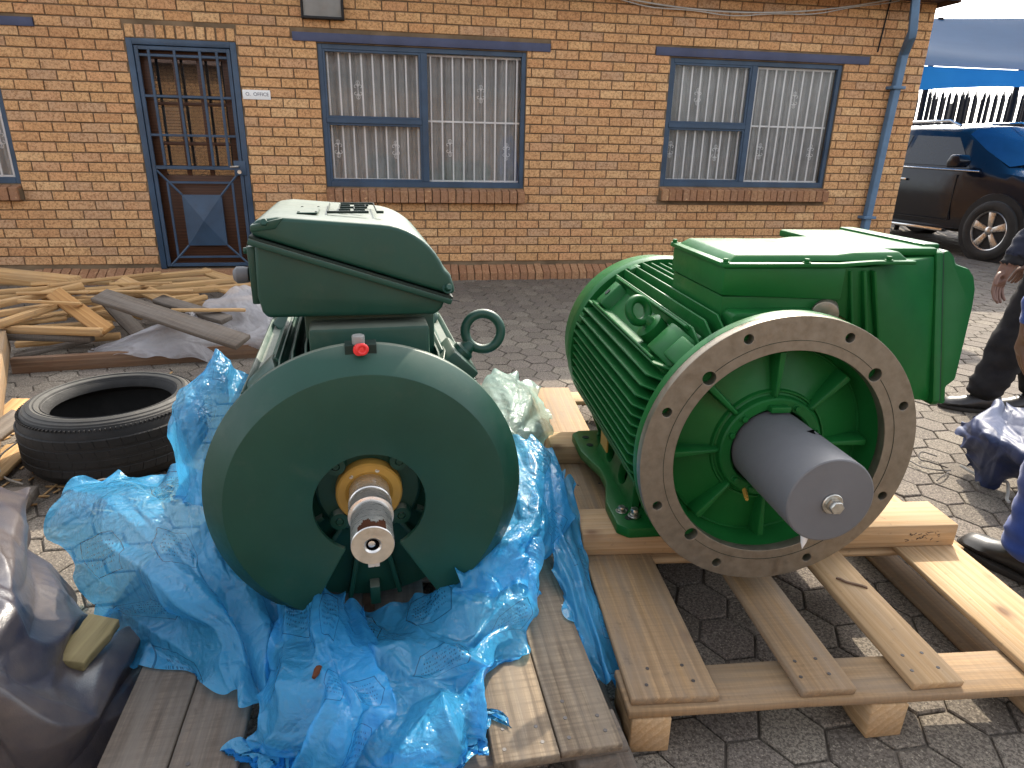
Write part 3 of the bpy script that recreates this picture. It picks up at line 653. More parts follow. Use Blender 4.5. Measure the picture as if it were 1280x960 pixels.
def motor_frame(root, mat, y0, y1, foot_z, foot_out, seed, pads=(135, 45), cowl=True):
    rnd_ = random.Random(seed); RB, RF = .272, .342
    MB().lathe([(0, y0), (RB-.03, y0), (RB, y0+.03), (RB, y1), (0, y1)], 64).build('stator_body', mat, root)
    def fin(poly, axis, a, b): return MB().prism(poly, axis, a, b).build('fin', mat, root, bevel=.0018, seg=1)
    zs = [-.205 + .0285*i for i in range(15)]
    for sx in (-1, 1):                       # side fins lie flat, each with a sloped front end
        for zf in zs:
            xo = min(.342, math.sqrt(RF**2 - zf**2)+.012); xi = math.sqrt(max(RB**2 - zf**2, .01))-.02; c = min(.05, xo-xi)
            poly = [(sx*xi, y0+.01), (sx*(xo-c*.75), y0+.012), (sx*xo, y0+.012+c*1.25), (sx*xo, y1-.01), (sx*xi, y1-.01)]
            fin(poly, 'z', zf-.0032, zf+.0032)
    for sz in (-1, 1):                       # top and bottom fins stand up
        for i in range(13):
            xf = -.192 + .032*i
            zo = math.sqrt(RF**2 - xf**2)+.008; zi = math.sqrt(RB**2 - xf**2)-.02
            if sz > 0: zo = min(zo, .335)
            poly = [(y0+.012, sz*zi), (y0+.03, sz*(zo-.03)), (y0+.085, sz*zo), (y1-.01, sz*zo), (y1-.01, sz*zi)]
            fin(poly, 'x', xf-.0032, xf+.0032)
    for ang in pads:                         # raised pads at 45 degrees that carry the lifting eye: a tray with a rim and a drilled boss
        mt = Matrix.Rotation(-R(ang-90), 4, 'Y')
        p = MB(); p.box(-.070, .070, y0+.06, y1-.04, .24, .318, mt)
        pd = p.build('lifting_pad', mat, root, bevel=.008)
        q = MB()
        for x in (-.064, .056): q.box(x, x+.008, y0+.10, y1-.06, .314, .352, mt)
        q.build('pad_rim', mat, pd, bevel=.003)
        q = MB(); ym = y1-.14; q.prism([(y0+.045, .315), (y0+.06, .330), (y0+.13, .352), (y0+.175, .352), (y0+.20, .316)], 'x', -.048, .048, mt); q.build('pad_boss', mat, pd, bevel=.006); q = MB(); q.prism([(ym-.03, .316), (ym, .350), (ym+.06, .350), (ym+.09, .316)], 'x', -.048, .048, mt)
        q.build('pad_boss', mat, pd, bevel=.006)
        q = MB(); q.cyl(.012, .0, .3525, 16, (0, ym+.03, 0), 'z', mt); q.build('drilled_hole', M['black_green'], pd, smooth=False)
    # feet: long plates with webs and a round opening
    for sx in (-1, 1):
        f = MB(); xo, xi = foot_out, .17
        f.prism([(sx*xi, y0+.10), (sx*(xo-.03), y0+.10), (sx*xo, y0+.13), (sx*xo, y0+.26), (sx*(xo-.035), y0+.40), (sx*(xo-.035), y1-.36), (sx*xo, y1-.22), (sx*xo, y1-.06), (sx*(xo-.03), y1-.03), (sx*xi, y1-.03)], 'z', foot_z, foot_z+.034)
        f.build('foot', mat, root, bevel=.006)
        for yy in (y0+.17, y1-.12):
            q = MB(); q.prism([(sx*(xo-.09), foot_z+.03), (sx*(xo-.10), foot_z+.045), (sx*.285, -.20), (sx*.20, -.16), (sx*.17, foot_z+.03)], 'y', yy+.03, yy+.05); q.build('foot_web', mat, root, bevel=.004)
        ym = (y0+y1)/2
        outer = [(ym-.22, foot_z+.03), (ym+.22, foot_z+.03), (ym+.15, foot_z+.165), (ym-.15, foot_z+.165)]
        YZ = Matrix(((0,0,1,sx*(xo-.075)), (1,0,0,0), (0,1,0,0), (0,0,0,1)))
        lean = Matrix.Translation((sx*(xo-.075), 0, foot_z+.03)) @ Matrix.Rotation(sx*R(-14), 4, 'Y') @ Matrix.Translation((-sx*(xo-.075), 0, -foot_z-.03))
        plate(outer, [circle(.042, 24, (ym-.075, foot_z+.088)), circle(.042, 24, (ym+.085, foot_z+.088))], .02, mat, 'foot_rib', root, lean @ YZ, .003)
        for yy in (y0+.16, y0+.21, y1-.17, y1-.10):
            MB().cyl(.013, foot_z+.03, foot_z+.0355, 16, (sx*(xo-.045), yy, 0), 'z').build('bolt_hole', M['black_green'], root, smooth=False)
    # rear end shield and fan cowl
    MB().lathe([(.30, y1-.005), (.348, y1-.005), (.354, y1+.01), (.354, y1+.04), (.345, y1+.05), (.335, y1+.18), (.31, y1+.235), (.24, y1+.262), (.0, y1+.268)], 72).build('fan_cowl', mat, root)
    for k in range(8):
        t = R(22.5+45*k); MB().box(-.02, .02, y1-.045, y1+.006, .31, .349, Matrix.Rotation(t, 4, 'Y')).build('cowl_lug', mat, root, bevel=.005)

# ---- left motor: dark green, fitted with a bevelled disc guard
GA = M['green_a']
lm = thing('electric_motor', 'dark green electric motor with notched disc guard and bare shaft, standing in blue film', 'motor', (-.336, 1.4, .515), .238)
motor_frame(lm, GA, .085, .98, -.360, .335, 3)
def disc_profile(a0, a1, n, prof, name, mat, parent, bevel=.0): 
    return MB().lathe(prof, n, a0=a0, a1=a1, closed=True, caps=True).build(name, mat, parent, bevel=bevel, seg=2, angle=28)
guard = disc_profile(R(-60), R(241), 120, [(.128, -.060), (.3175, -.060), (.370, .0), (.370, .018), (.352, .020), (.308, -.046), (.128, -.046)], 'disc_guard', GA, lm, .0012)
sl = MB(); sl.prism([(-.030, .342), (.030, .342), (.034, .347), (.034, .3725), (-.034, .3725), (-.034, .347)], 'y', -.019, .023); sl.build('guard_slot', M['black_green'], guard, bevel=.001, seg=1)
cp = MB(); cp.cyl(.014, .0, .026, 16, (-.004, -.004, .366), 'z'); cp.build('vent_plug', M['grey_panel'], guard, bevel=.003)
rc = MB(); rc.tube([(.003+.010*math.cos(2*PI*k/16), -.030, .366+.010*math.sin(2*PI*k/16)) for k in range(16)], .0045, 8, True); rc.cyl(.0125, .0, .014, 14, (-.004, -.032, .364), 'y'); rc.build('red_cap', M['red'], guard, bevel=.002)
# drive end shield behind the guard, seen through the hole and the notch
MB().lathe([(.05, .025), (.080, .025), (.118, .022), (.124, .028), (.126, .045), (.20, .062), (.30, .060), (.335, .066), (.335, .12), (.28, .13)], 72).build('end_shield', GA, lm)
for k in range(16):
    MB().box(-.006, .006, .030, .07, .135, .325, Matrix.Rotation(R(11.25+22.5*k), 4, 'Y')).build('shield_rib', GA, lm, bevel=.003)
for k in range(4):
    t = R(45+90*k); c = (.104*math.cos(t), .020, .104*math.sin(t))
    q = MB(); q.lathe([(.0, .012), (.010, .012), (.010, .002), (.022, .002), (.025, .014), (.025, .03)], 20, (c[0], 0, c[2])); bs = q.build('bearing_cap_boss', GA, lm)
    bolt('cap_screw', bs, GA, (c[0], .012, c[2]), (0, -1, 0), .009, .009)
MB().box(-.013, .013, .02, .06, -.338, -.285).build('drain_block', GA, lm, bevel=.003)
MB().lathe([(.047, .022), (.047, .004), (.056, -.004), (.074, -.006), (.078, -.002), (.079, .026)], 64).build('seal_ring', M['ochre'], lm)
for t in (70, 130, 250, 310): bolt('seal_screw', lm, M['zinc'], (.062*math.cos(R(t)), -.004, .062*math.sin(R(t))), (0, -1, 0), .0035, .004)
sh = MB().lathe([(.0, .03), (.0475, .03), (.0475, -.050), (.0495, -.052), (.0495, -.060), (.0475, -.062), (.0475, -.096), (.0505, -.098), (.0505, -.112), (.0450, -.114), (.0450, -.2255), (.0425, -.2290), (.0180, -.2290), (.0165, -.2270), (.0135, -.2250), (.0135, -.19), (0, -.19)], 64).build('shaft', M['shaft'], lm, angle=20)
MB().lathe([(.0440, -.2296), (.0440, -.2300), (.0190, -.2300), (.0190, -.2296)], 48, closed=True).build('shaft_face', M['shaft_end'], sh)
MB().box(-.012, .012, -.2285, -.13, -.053, -.037).build('shaft_key', M['shaft'], sh, bevel=.001, seg=1)
hd = MB(); hd.cyl(.0134, -.2262, -.2250, 24); hd.build('shaft_hole_shade', M['hole'], sh, smooth=False)  # black disc paints the shade inside the shaft's end hole
hd = MB(); hd.lathe([(0, -.2272), (.006, -.2268), (.0075, -.2263)], 20, (-.002, 0, .002)); hd.build('hole_bottom', M['shaft'], sh)
rs = MB()
for k in range(19):
    t = R(52+76*k/18); r = .0453; rs_w = .024+.008*math.sin(k*.55+1)+.003*math.sin(k*1.9)
    rs.add([(r*math.cos(t-.037), -.2262, r*math.sin(t-.037)), (r*math.cos(t+.037), -.2262, r*math.sin(t+.037)), (r*math.cos(t+.037), -.2262+rs_w, r*math.sin(t+.037)), (r*math.cos(t-.037), -.2262+rs_w, r*math.sin(t-.037))], [(0,1,2,3)])
rs.build('rust_smear', M['rust'], sh, smooth=False)
# lifting eye at the right shoulder
eyebolt(lm, GA, (.262, .22, .272), (.72, 0, .70), (-.25, -1, .05), .047, .0125)
q = MB(); mt = Matrix.Rotation(R(45), 4, 'Y'); q.box(-.045, .045, .15, .30, .27, .374, mt); q.build('eye_block', GA, lm, bevel=.008)
# terminal box: neck, base, slanted split line and a lid rounded on its right side
nk = MB(); nk.box(-.130, .190, .22, .62, .25, .40); nk.build('box_neck', GA, lm, bevel=.008)
nk = MB(); nk.box(-.118, .168, .135, .23, .20, .372); nk.build('neck_panel', GA, lm, bevel=.010)
BY0, BY1 = .150, .66
base = [(-.207, .398), (.185, .392), (.203, .408), (.212, .438), (-.218, .583), (-.224, .45), (-.217, .412)]
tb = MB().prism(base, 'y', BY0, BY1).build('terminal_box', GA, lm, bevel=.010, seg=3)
def arc(c, r, a0, a1, n): return [(c[0]+r[0]*math.cos(R(a0+(a1-a0)*k/n)), c[1]+r[1]*math.sin(R(a0+(a1-a0)*k/n))) for k in range(n+1)]
lid = [(-.223, .590), (.217, .444)] + [(.232, .444), (.231, .462), (.222, .492)] + arc((.055, .440), (.166, .172), 22, 88, 9) + [(-.165, .629), (-.205, .624), (-.220, .612)]
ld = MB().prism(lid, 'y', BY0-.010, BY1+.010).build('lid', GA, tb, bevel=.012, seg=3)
for (u, v), (u2, v2), y in (((-.228, .583), (.226, .432), BY0-.014),):
    dx, dz = u2-u, v2-v; L = math.hypot(dx, dz); nx, nz = -dz/L, dx/L
    MB().prism([(u, v), (u2, v2), (u2-nx*.014, v2-nz*.014), (u-nx*.014, v-nz*.014)], 'y', y, BY1+.014).build('box_rim', GA, tb, bevel=.003)
    MB().prism([(u+nx*.001, v+nz*.001), (u2+nx*.001, v2+nz*.001), (u2+nx*.006, v2+nz*.006), (u+nx*.006, v+nz*.006)], 'y', y+.0035, BY1+.008).build('gasket', M['black_green'], tb, smooth=False)
rc = MB(); rc.prism([(-.222, .612), (-.150, .628), (-.168, .603), (-.222, .596)], 'y', BY0-.013, BY0+.03); rc.build('bolt_recess', GA, ld, bevel=.004)
bolt('lid_bolt', ld, GA, (-.190, BY0-.002, .613), (-.1, -.9, .5), .0085, .012)
bolt('lid_bolt', ld, GA, (.213, BY0-.010, .458), (.3, -.9, .6), .0085, .012)
lg = MB()                                     # frame and emblem on the lid, coloured dark for the shade of raised bars
def bar(x0, x1, y0_, y1_): lg.box(x0, x1, y0_, y1_, .624, .6302)
fx0, fx1, fy0, fy1 = -.060, .062, .27, .53
bar(fx0, fx1-.022, fy0, fy0+.008); bar(fx1-.004, fx1+.014, fy0, fy0+.008); bar(fx0, fx0+.0025, fy0+.008, fy1); bar(fx1-.004, fx1-.0015, fy0+.008, fy1); bar(fx0+.03, fx1-.004, fy1-.007, fy1)
for yy, x0, x1 in ((.33, -.030, -.004), (.33, .006, .032), (.40, -.030, .040), (.47, -.030, -.004), (.47, .006, .045)): bar(x0, x1, yy, yy+.006)
bar(-.0325, -.030, .33, .47); bar(.004, .0065, .336, .40); bar(.034, .0365, .406, .47)
lg.build('emblem', M['black_green'], ld, bevel=.001, seg=1)
lb = MB(); lb.box(-.128, -.080, .24, .40, .6270, .6296); lb.build('rating_plate', GA, ld, bevel=.0008, seg=1)
for k in range(4): MB().cyl(.003, .6290, .6312, 8, (-.124+.040*(k % 2), .25+.14*(k//2), 0), 'z').build('rivet', M['black_green'], ld, smooth=False)
gp = MB(); gp.box(-.240, -.222, BY0+.03, BY1-.04, .425, .560); gp.box(-.246, -.238, BY0+.07, BY1-.08, .445, .535); gp.build('gland_plate', GA, tb, bevel=.004)
for y in (.20, .30, .50, .60): bolt('plate_bolt', tb, GA, (-.240, y, .548), (-1, 0, 0), .008, .008)
MB().lathe([(0, -.012), (.018, -.012), (.020, 0), (.020, .014), (.012, .022), (0, .024)], 20, axis='x', mt=Matrix.Translation((-.262, .24, .485)) @ Matrix.Rotation(PI, 4, 'Z')).build('gland_plug', M['cover_grey'], tb)
MB().tube([(.215, BY0, .430), (.236, BY0-.004, .428), (.244, BY0-.004, .424)], .0016, 5).build('seal_wire', M['nail'], tb)

# ---- right motor: bright green flange motor with a slate shaft cover
GB = M['green_b']
rmr = thing('electric_motor', 'bright green flange motor with brown machined flange ring and slate grey shaft cover', 'motor', (.684, 1.525, .574), .124)
motor_frame(rmr, GB, .10, .95, -.356, .338, 5)
holes = [circle(.0135, 20, (.335*math.cos(R(22.5+45*k)), .335*math.sin(R(22.5+45*k)))) for k in range(8)]
holes += [circle(.0185, 20, (.302*math.cos(R(t)), .302*math.sin(R(t)))) for t in (45, 135, 226, 314)]
fl = plate(circle(.3645, 120), [circle(.281, 96)]+holes, .026, M['bare_steel'], 'flange_ring', rmr, Matrix.Translation((0, .013, 0)) @ XZ, .0012)
for k, t in enumerate((45, 135, 226, 314)):            # the step line of the spigot, broken by the big holes
    t1 = (45, 135, 226, 314)[(k+1) % 4]+(360 if k == 3 else 0)
    MB().lathe([(.3046, -.0004), (.3050, -.0022), (.3058, -.0022), (.3062, -.0004)], 24, a0=R(t+3.7), a1=R(t1-3.7)).build('spigot_step', M['black_green'], fl)
MB().lathe([(.280, .026), (.366, .0262), (.367, .030), (.367, .052), (.362, .058), (.330, .075), (.300, .125), (.27, .13)], 96).build('flange_body', GB, rmr, bevel=0)
MB().lathe([(.2815, .020), (.2790, .030), (.2740, .086), (.2690, .094), (.150, .072), (.142, .066), (.138, .050), (.134, .046), (.112, .046), (.108, .050), (.104, .085)], 96).build('bell', GB, rmr, angle=30)
MB().lathe([(.262, .0915), (.2645, .088), (.2660, .088), (.2680, .0925)], 96).build('bell_bead', GB, rmr)
MB().lathe([(.148, .0700), (.150, .064), (.154, .064), (.157, .0735)], 96).build('bell_bead', GB, rmr)
for k in range(8):
    t = 92+45*k-45*0
    mt = Matrix.Rotation(-R(t-90), 4, 'Y')
    mb = MB(); mb.add([(-.006, .055, .136), (.006, .055, .136), (-.004, .048, .145), (.004, .048, .145), (-.009, .042, .262), (.009, .042, .262), (-.013, .095, .268), (.013, .095, .268), (-.010, .08, .136), (.010, .08, .136)],
        [(0,1,3,2), (2,3,5,4), (4,5,7,6), (0,2,4,6,8), (1,9,7,5,3), (0,8,9,1), (6,7,9,8)])
    mb.v = [tuple(mt @ Vector(v)) for v in mb.v]; mb.build('bell_rib', GB, rmr, bevel=.004, seg=2)
for t in (20, 65, 135, 160, 225, 250, 315): 
    c = (.122*math.cos(R(t)), .046, .122*math.sin(R(t))); bolt('bearing_cap_bolt', rmr, GB, c, (0, -1, 0), .008, .009)
MB().box(-.026, .026, .026, .05, .106, .122).build('cap_tab', GB, rmr, bevel=.003)
gn = MB(); gn.tube([(-.055, .05, -.118), (-.062, .02, -.126)], .006, 8); gn.tube([(-.062, .02, -.126), (-.064, .010, -.128)], .0045, 8); gn.build('grease_nipple', M['ochre'], rmr)
sc_ = MB().lathe([(.100, .060), (.1015, .058), (.1030, -.222), (.1020, -.2265), (.099, -.2285), (.0, -.2285)], 96).build('shaft_cover', M['cover_grey'], rmr, angle=30)
bolt('cover_bolt', sc_, M['zinc'], (.004, -.2285, -.006), (0, -1, 0), .0165, .020)
mb = MB(); r = .1036
mb.add([(r*math.cos(R(t)), y, r*math.sin(R(t))) for t, y in ((84, -.078), (66, -.052), (50, -.026), (46, -.026), (52, -.058), (62, -.074), (76, -.090))], [tuple(range(7))])
mb.build('key_slot', M['hole'], sc_, smooth=False)
MB().lathe([(.0, -.012), (.010, -.012), (.006, .012), (.0, .030)], 12, axis='z', mt=Matrix.Translation((-.030, -.205, -.108)) @ Matrix.Rotation(PI, 4, 'X')).build('label_tag', M['white_bar'], sc_)
# terminal box with slanted side chute
BX0, Y0, Y1 = -.118, .20, .585
nk = MB(); nk.box(BX0+.006, .21, Y0+.006, Y1-.006, .24, .368); nk.build('box_neck', GB, rmr, bevel=.005)
nk = MB(); nk.prism([(BX0+.012, .22), (.14, .22), (.14, .325), (.13, .337), (BX0+.022, .337), (BX0+.012, .327)], 'y', Y0-.055, Y0+.03); nk.build('neck_panel', GB, rmr, bevel=.008)
tb = MB(); tb.prism([(BX0, .370), (.22, .355), (.22, .444), (BX0, .444)], 'y', Y0, Y1); tbo = tb.build('terminal_box', GB, rmr, bevel=.007)
def loft(name, sects, mat, parent, bevel=.006):
    mb = MB(); k = len(sects[0]); vs = [p for s in sects for p in s]; fs = [tuple(range(k)), tuple(range(len(vs)-1, len(vs)-1-k, -1))]
    for i in range(len(sects)-1):
        for j in range(k): fs.append((i*k+j, i*k+(j+1) % k, (i+1)*k+(j+1) % k, (i+1)*k+j))
    return mb.add(vs, fs).build(name, mat, parent, bevel=bevel)
# chute: from the box's right end down and out to the tall cable cover
def rect(x0b, x0t, ya, yb, z0, z1): return [(x0b, ya[0], z0), (x0b, yb[0], z0), (x0t, yb[1], z1), (x0t, ya[1], z1)]
loft('cable_chute', [rect(.150, .19, (Y0+.02, Y0+.002), (Y1, Y1), .355, .446), rect(.30, .275, (.225, .205), (.60, .60), .275, .444), rect(.42, .37, (.245, .25), (.70, .66), .06, .446), rect(.590, .575, (.232, .335), (.80, .80), .042, .452)], GB, tbo, .006)
for xa, xb, w2 in ((.232, .275, .004), (.270, .318, .005), (.300, .355, .005)):
    MB().add([(xa-w2, .196, .435), (xa+w2, .196, .435), (xb+w2+.02, .216, .21), (xb-w2+.02, .216, .21), (xa-w2, .23, .435), (xa+w2, .23, .435), (xb+w2+.02, .26, .21), (xb-w2+.02, .26, .21)],
        [(0,1,2,3), (0,4,5,1), (1,5,6,2), (2,6,7,3), (3,7,4,0), (4,7,6,5)]).build('chute_rib', GB, tbo, bevel=.004)
prof = [(.224, .036), (.215, .050), (.335, .462), (.36, .470), (.80, .470), (.815, .45), (.80, .036)]
MB().prism(prof, 'x', .578, .600).build('cover_flange', GB, tbo, bevel=.003)
MB().prism([(y+.004, z) for y, z in prof], 'x', .6005, .604).build('cover_gasket', M['black_green'], tbo, smooth=False)
cv = [(.6045, .036), (.6045, .466), (.622, .470), (.640, .452), (.648, .430), (.690, .418), (.706, .395), (.712, .36), (.706, .31), (.660, .105), (.630, .085), (.630, .036)]
cm = MB(); sects = []
for s_ in (0, 1):
    row = []
    for x, z in cv:
        f = (z-.036)/.434; row.append((x, (.224+.118*f) if s_ == 0 else .80, z))
    sects.append(row)
loft('end_cover', sects, GB, tbo, .016)
# lid with stepped rim
rim = MB(); rim.prism([(BX0-.008, .4445), (.20, .4445), (.24, .448), (.30, .452), (.41, .452), (.41, .462), (.30, .4625), (.24, .459), (.20, .456), (BX0-.008, .456)], 'y', Y0-.008, Y1+.008); lid = rim.build('lid', GB, tbo, bevel=.003)
tp = MB(); zt = .474
tp.add([(BX0+.012, Y0+.010, .455), (.40, Y0+.010, .461), (.40, Y1-.012, .461), (BX0+.012, Y1-.012, .455), (BX0+.036, Y0+.028, zt), (.20, Y0+.028, zt), (.20, Y1-.03, zt), (BX0+.036, Y1-.03, zt), (.25, Y0+.028, .480), (.38, Y0+.028, .482), (.38, Y1-.03, .482), (.25, Y1-.03, .480)],
  [(4,5,6,7), (5,8,11,6), (8,9,10,11), (0,1,9,8,5,4), (2,3,7,6,11,10), (3,0,4,7), (1,2,10,9), (3,2,1,0)])
tp.build('lid_top', GB, lid, bevel=.005)
MB().box(.33, .585, Y0+.14, Y1+.20, .452, .476).build('chute_roof', GB, tbo, bevel=.008)
MB().box(.560, .612, .37, .80, .468, .484).build('roof_ridge', GB, tbo, bevel=.006)
for p_ in ((BX0+.002, Y0+.004, .456), (.105, Y0+.002, .456), (.335, Y0+.002, .4625), (BX0+.002, Y1-.004, .456), (.35, Y1-.004, .4625)): bolt('lid_bolt', lid, GB, p_, (0, 0, 1), .0075, .009)
MB().cyl(.034, .0, .12, 32, mt=Matrix.Translation((.165, .175, .325)) @ Matrix.Rotation(R(-30), 4, 'Z')).build('cable_gland', M['bare_steel'], tbo, bevel=.004)
eyebolt(rmr, GB, (-.238, .37, .246), (-.70, 0, .72), (.45, -1, .35), .034, .0125)
q = MB(); q.lathe([(0, .30), (.042, .30), (.042, .352), (.030, .358), (0, .358)], 24, (0, .37, 0), 'z', mt=Matrix.Rotation(R(-45), 4, 'Y')); q.build('eye_boss', GB, rmr)
mt = Matrix.Rotation(R(-45), 4, 'Y'); q = MB(); q.prism([(.06, .29), (.08, .345), (.15, .362), (.19, .33), (.22, .29)], 'x', -.034, .034, mt); q.build('flange_lug', GB, rmr, bevel=.006)
bolt('earth_bolt', rmr, M['zinc'], (-.275, .265, -.320), (0, 0, 1), .013, .022)
bolt('foot_bolt', rmr, M['zinc'], (-.305, .30, -.322), (0, 0, 1), .012, .014)
MB().box(-.303, -.297, .52, .60, -.23, -.18).build('nameplate', M['ochre'], rmr, bevel=.001, seg=1)
MB().cyl(.013, -.02, .02, 16, (0, 0, 0)).build('drain_plug', GB, rmr, loc=(0, .12, -.33))

# ---------------------------------------------------------------- pallets and skids
def board(name, mat, parent, L, W_, T, loc, rz=0.0, ch=.003, warp=.0, seed=0):
    """sawn board along local x"""
    rr = random.Random(seed*13+int(L*1000)); n = 6; mb = MB(); vs = []; fs = []
    for i in range(n+1):
        x = -L/2+L*i/n; dw = rr.gauss(0, .0016) if 0 < i < n else 0; zz_ = warp*math.sin(PI*i/n)+rr.gauss(0, .0005)
        for y, z in ((-W_/2, -T/2), (W_/2, -T/2), (W_/2, T/2), (-W_/2, T/2)): vs.append((x + (rr.gauss(0, .002) if i in (0, n) else 0), y+dw, z+zz_))
    for i in range(n):
        for j in range(4): fs.append((i*4+j, i*4+(j+1) % 4, i*4+4+(j+1) % 4, i*4+4+j))
    fs += [(0,1,2,3), (4*n+3, 4*n+2, 4*n+1, 4*n)]
    return mb.add(vs, fs).build(name, mat, parent, bevel=ch, seg=1, loc=loc, rot=(0, 0, rz), angle=50)
def nails(parent, pts, z):
    me = MB().cyl(.0045, 0, .0012, 8, axis='z').mesh('nail', smooth=False); me.materials.append(M['nail'])
    for x, y in pts: link('nail', me, parent, (x, y, z))
PA = R(5.5)
pal = thing('wooden_pallet', 'fresh pine pallet under the bright green flange motor', 'pallet', (.275, 1.14, 0), PA)
# local frame: x along the front, y back
def lp(X, Y):
    dx, dy = X-.275, Y-1.14; return (dx*math.cos(PA)+dy*math.sin(PA), -dx*math.sin(PA)+dy*math.cos(PA))
PLN = 2.05
for y, w_, m_ in ((.068, .130, 'pine_dirty'), (1.02, .12, 'pine'), (PLN-.07, .135, 'pine')):
    board('cross_board', M[m_], pal, 1.26, w_, .022, (.63, y, .107), 0, seed=int(y*10))
for x, w_, y0, dz, tilt, m_ in ((.112, .205, .012, 0, 0, 'pine_dirty'), (.462, .132, .010, .001, .02, 'pine_dirty'), (.740, .128, .012, 0, .01, 'pine'), (1.110, .205, -.01, 0, -.02, 'pine')):
    b_ = board('deck_board', M[m_], pal, PLN-.01, w_, .021, (x-math.sin(tilt)*0, y0+PLN/2, .129+dz), PI/2+tilt*.6, seed=int(x*100))
    nails(pal, [(x-w_*.28, y0+.045), (x+w_*.27, y0+.05), (x-w_*.2, y0+.095), (x+w_*.22, y0+.10), (x-w_*.2, y0+1.0), (x+w_*.2, y0+1.01)], .1395+dz)
for x in (.055, .625, 1.20):
    for y in (.065, 1.02, PLN-.07):
        bw = .092 if x < 1 else .10
        board('block', M['pine'], pal, .145, bw, .096, (x, y+.008, .048), PI/2, .003, seed=int(x*10+y*100))
for y in (.62, 1.50): board('cross_board', M['pine'], pal, 1.24, .09, .020, (.63, y, .107), 0, seed=int(y*10))
board('bottom_board', M['pine_dirty'], pal, PLN, .10, .018, (1.065, PLN/2, .012), PI/2, seed=4)
for nm, Y, lab in (('front', 1.83, 'thick pine skid plank under the front feet of the flange motor'), ('rear', 2.44, 'thick pine skid plank under the rear feet of the flange motor')):
    x0 = .215 if nm == 'front' else .145
    s_ = board('skid_plank', M['pine'], None, 1.19, .150 if nm == 'front' else .14, .076, (x0+.595, Y, .178), R(4.9), .004, seed=int(Y*10)); tag(s_, lab, 'plank', 'skid planks under the flange motor')
mk = MB()
for k in range(26):
    x = random.choice((.43, .44, .455, .47, .50, .515, .53))+random.uniform(-.01, .01); z = random.uniform(-.022, .02)
    mk.tube([(x, -.0757, z), (x+random.uniform(-.012, .012), -.0757, z+random.uniform(-.008, .008))], .0009, 4)
sk0 = [o for o in C.objects if o.name.startswith('skid_plank')][0]
mk.build('pencil_mark', M['nail'], sk0, smooth=False)
chip = board('wood_splinter', M['brown_wood'], None, .085, .008, .005, (.985, 1.60, .1425), R(-32), .001); tag(chip, 'thin dark splinter of wood lying on a pallet deck board', 'splinter')

QA = R(11)
pl2 = thing('wooden_pallet', 'old grey weathered pallet under the dark green motor and its blue film', 'pallet', (.245, 1.035, 0), QA)
for x, w_, y0, L, m_ in ((-.068, .132, .0, 1.4, 'deck_grey'), (-.205, .134, -.006, 1.4, 'deck_grey'), (-.44, .13, 0, 1.4, 'grey_wood'), (-.60, .12, 0, 1.4, 'grey_wood'), (-.832, .130, -.03, 1.4, 'grey_wood'), (-.968, .132, -.04, 1.4, 'grey_wood')):
    board('deck_board', M[m_], pl2, L, w_, .022, (x, y0+L/2, .139), PI/2+random.gauss(0, .004), seed=int(-x*100))
    nails(pl2, [(x-.04, y0+.03), (x+.04, y0+.035), (x-.035, y0+.08), (x+.035, y0+.075), (x-.03, y0+.125)], .1495)
for y, w_ in ((.06, .10), (.70, .10), (1.33, .10)): board('cross_board', M['grey_wood'], pl2, 1.08, w_, .020, (-.52, y, .117), 0, seed=int(y*7))
for x in (-.05, -.52, -.99):
    for y in (.07, .70, 1.33): board('block', M['grey_wood'], pl2, .14, .09, .106, (x, y, .053), PI/2, .004, seed=int(-x*10+y*100))
board('bottom_board', M['grey_wood'], pl2, 1.36, .10, .018, (.01, .69, .012), PI/2, seed=3)
lbl = MB().box(-.006, .006, -.008, .008, 0, .0008).build('paper_scrap', M['paper'], None, smooth=False, loc=(.152, 1.46, .1508), rot=(0, 0, .3)); tag(lbl, 'tiny white scrap of paper on the old pallet board', 'paper')

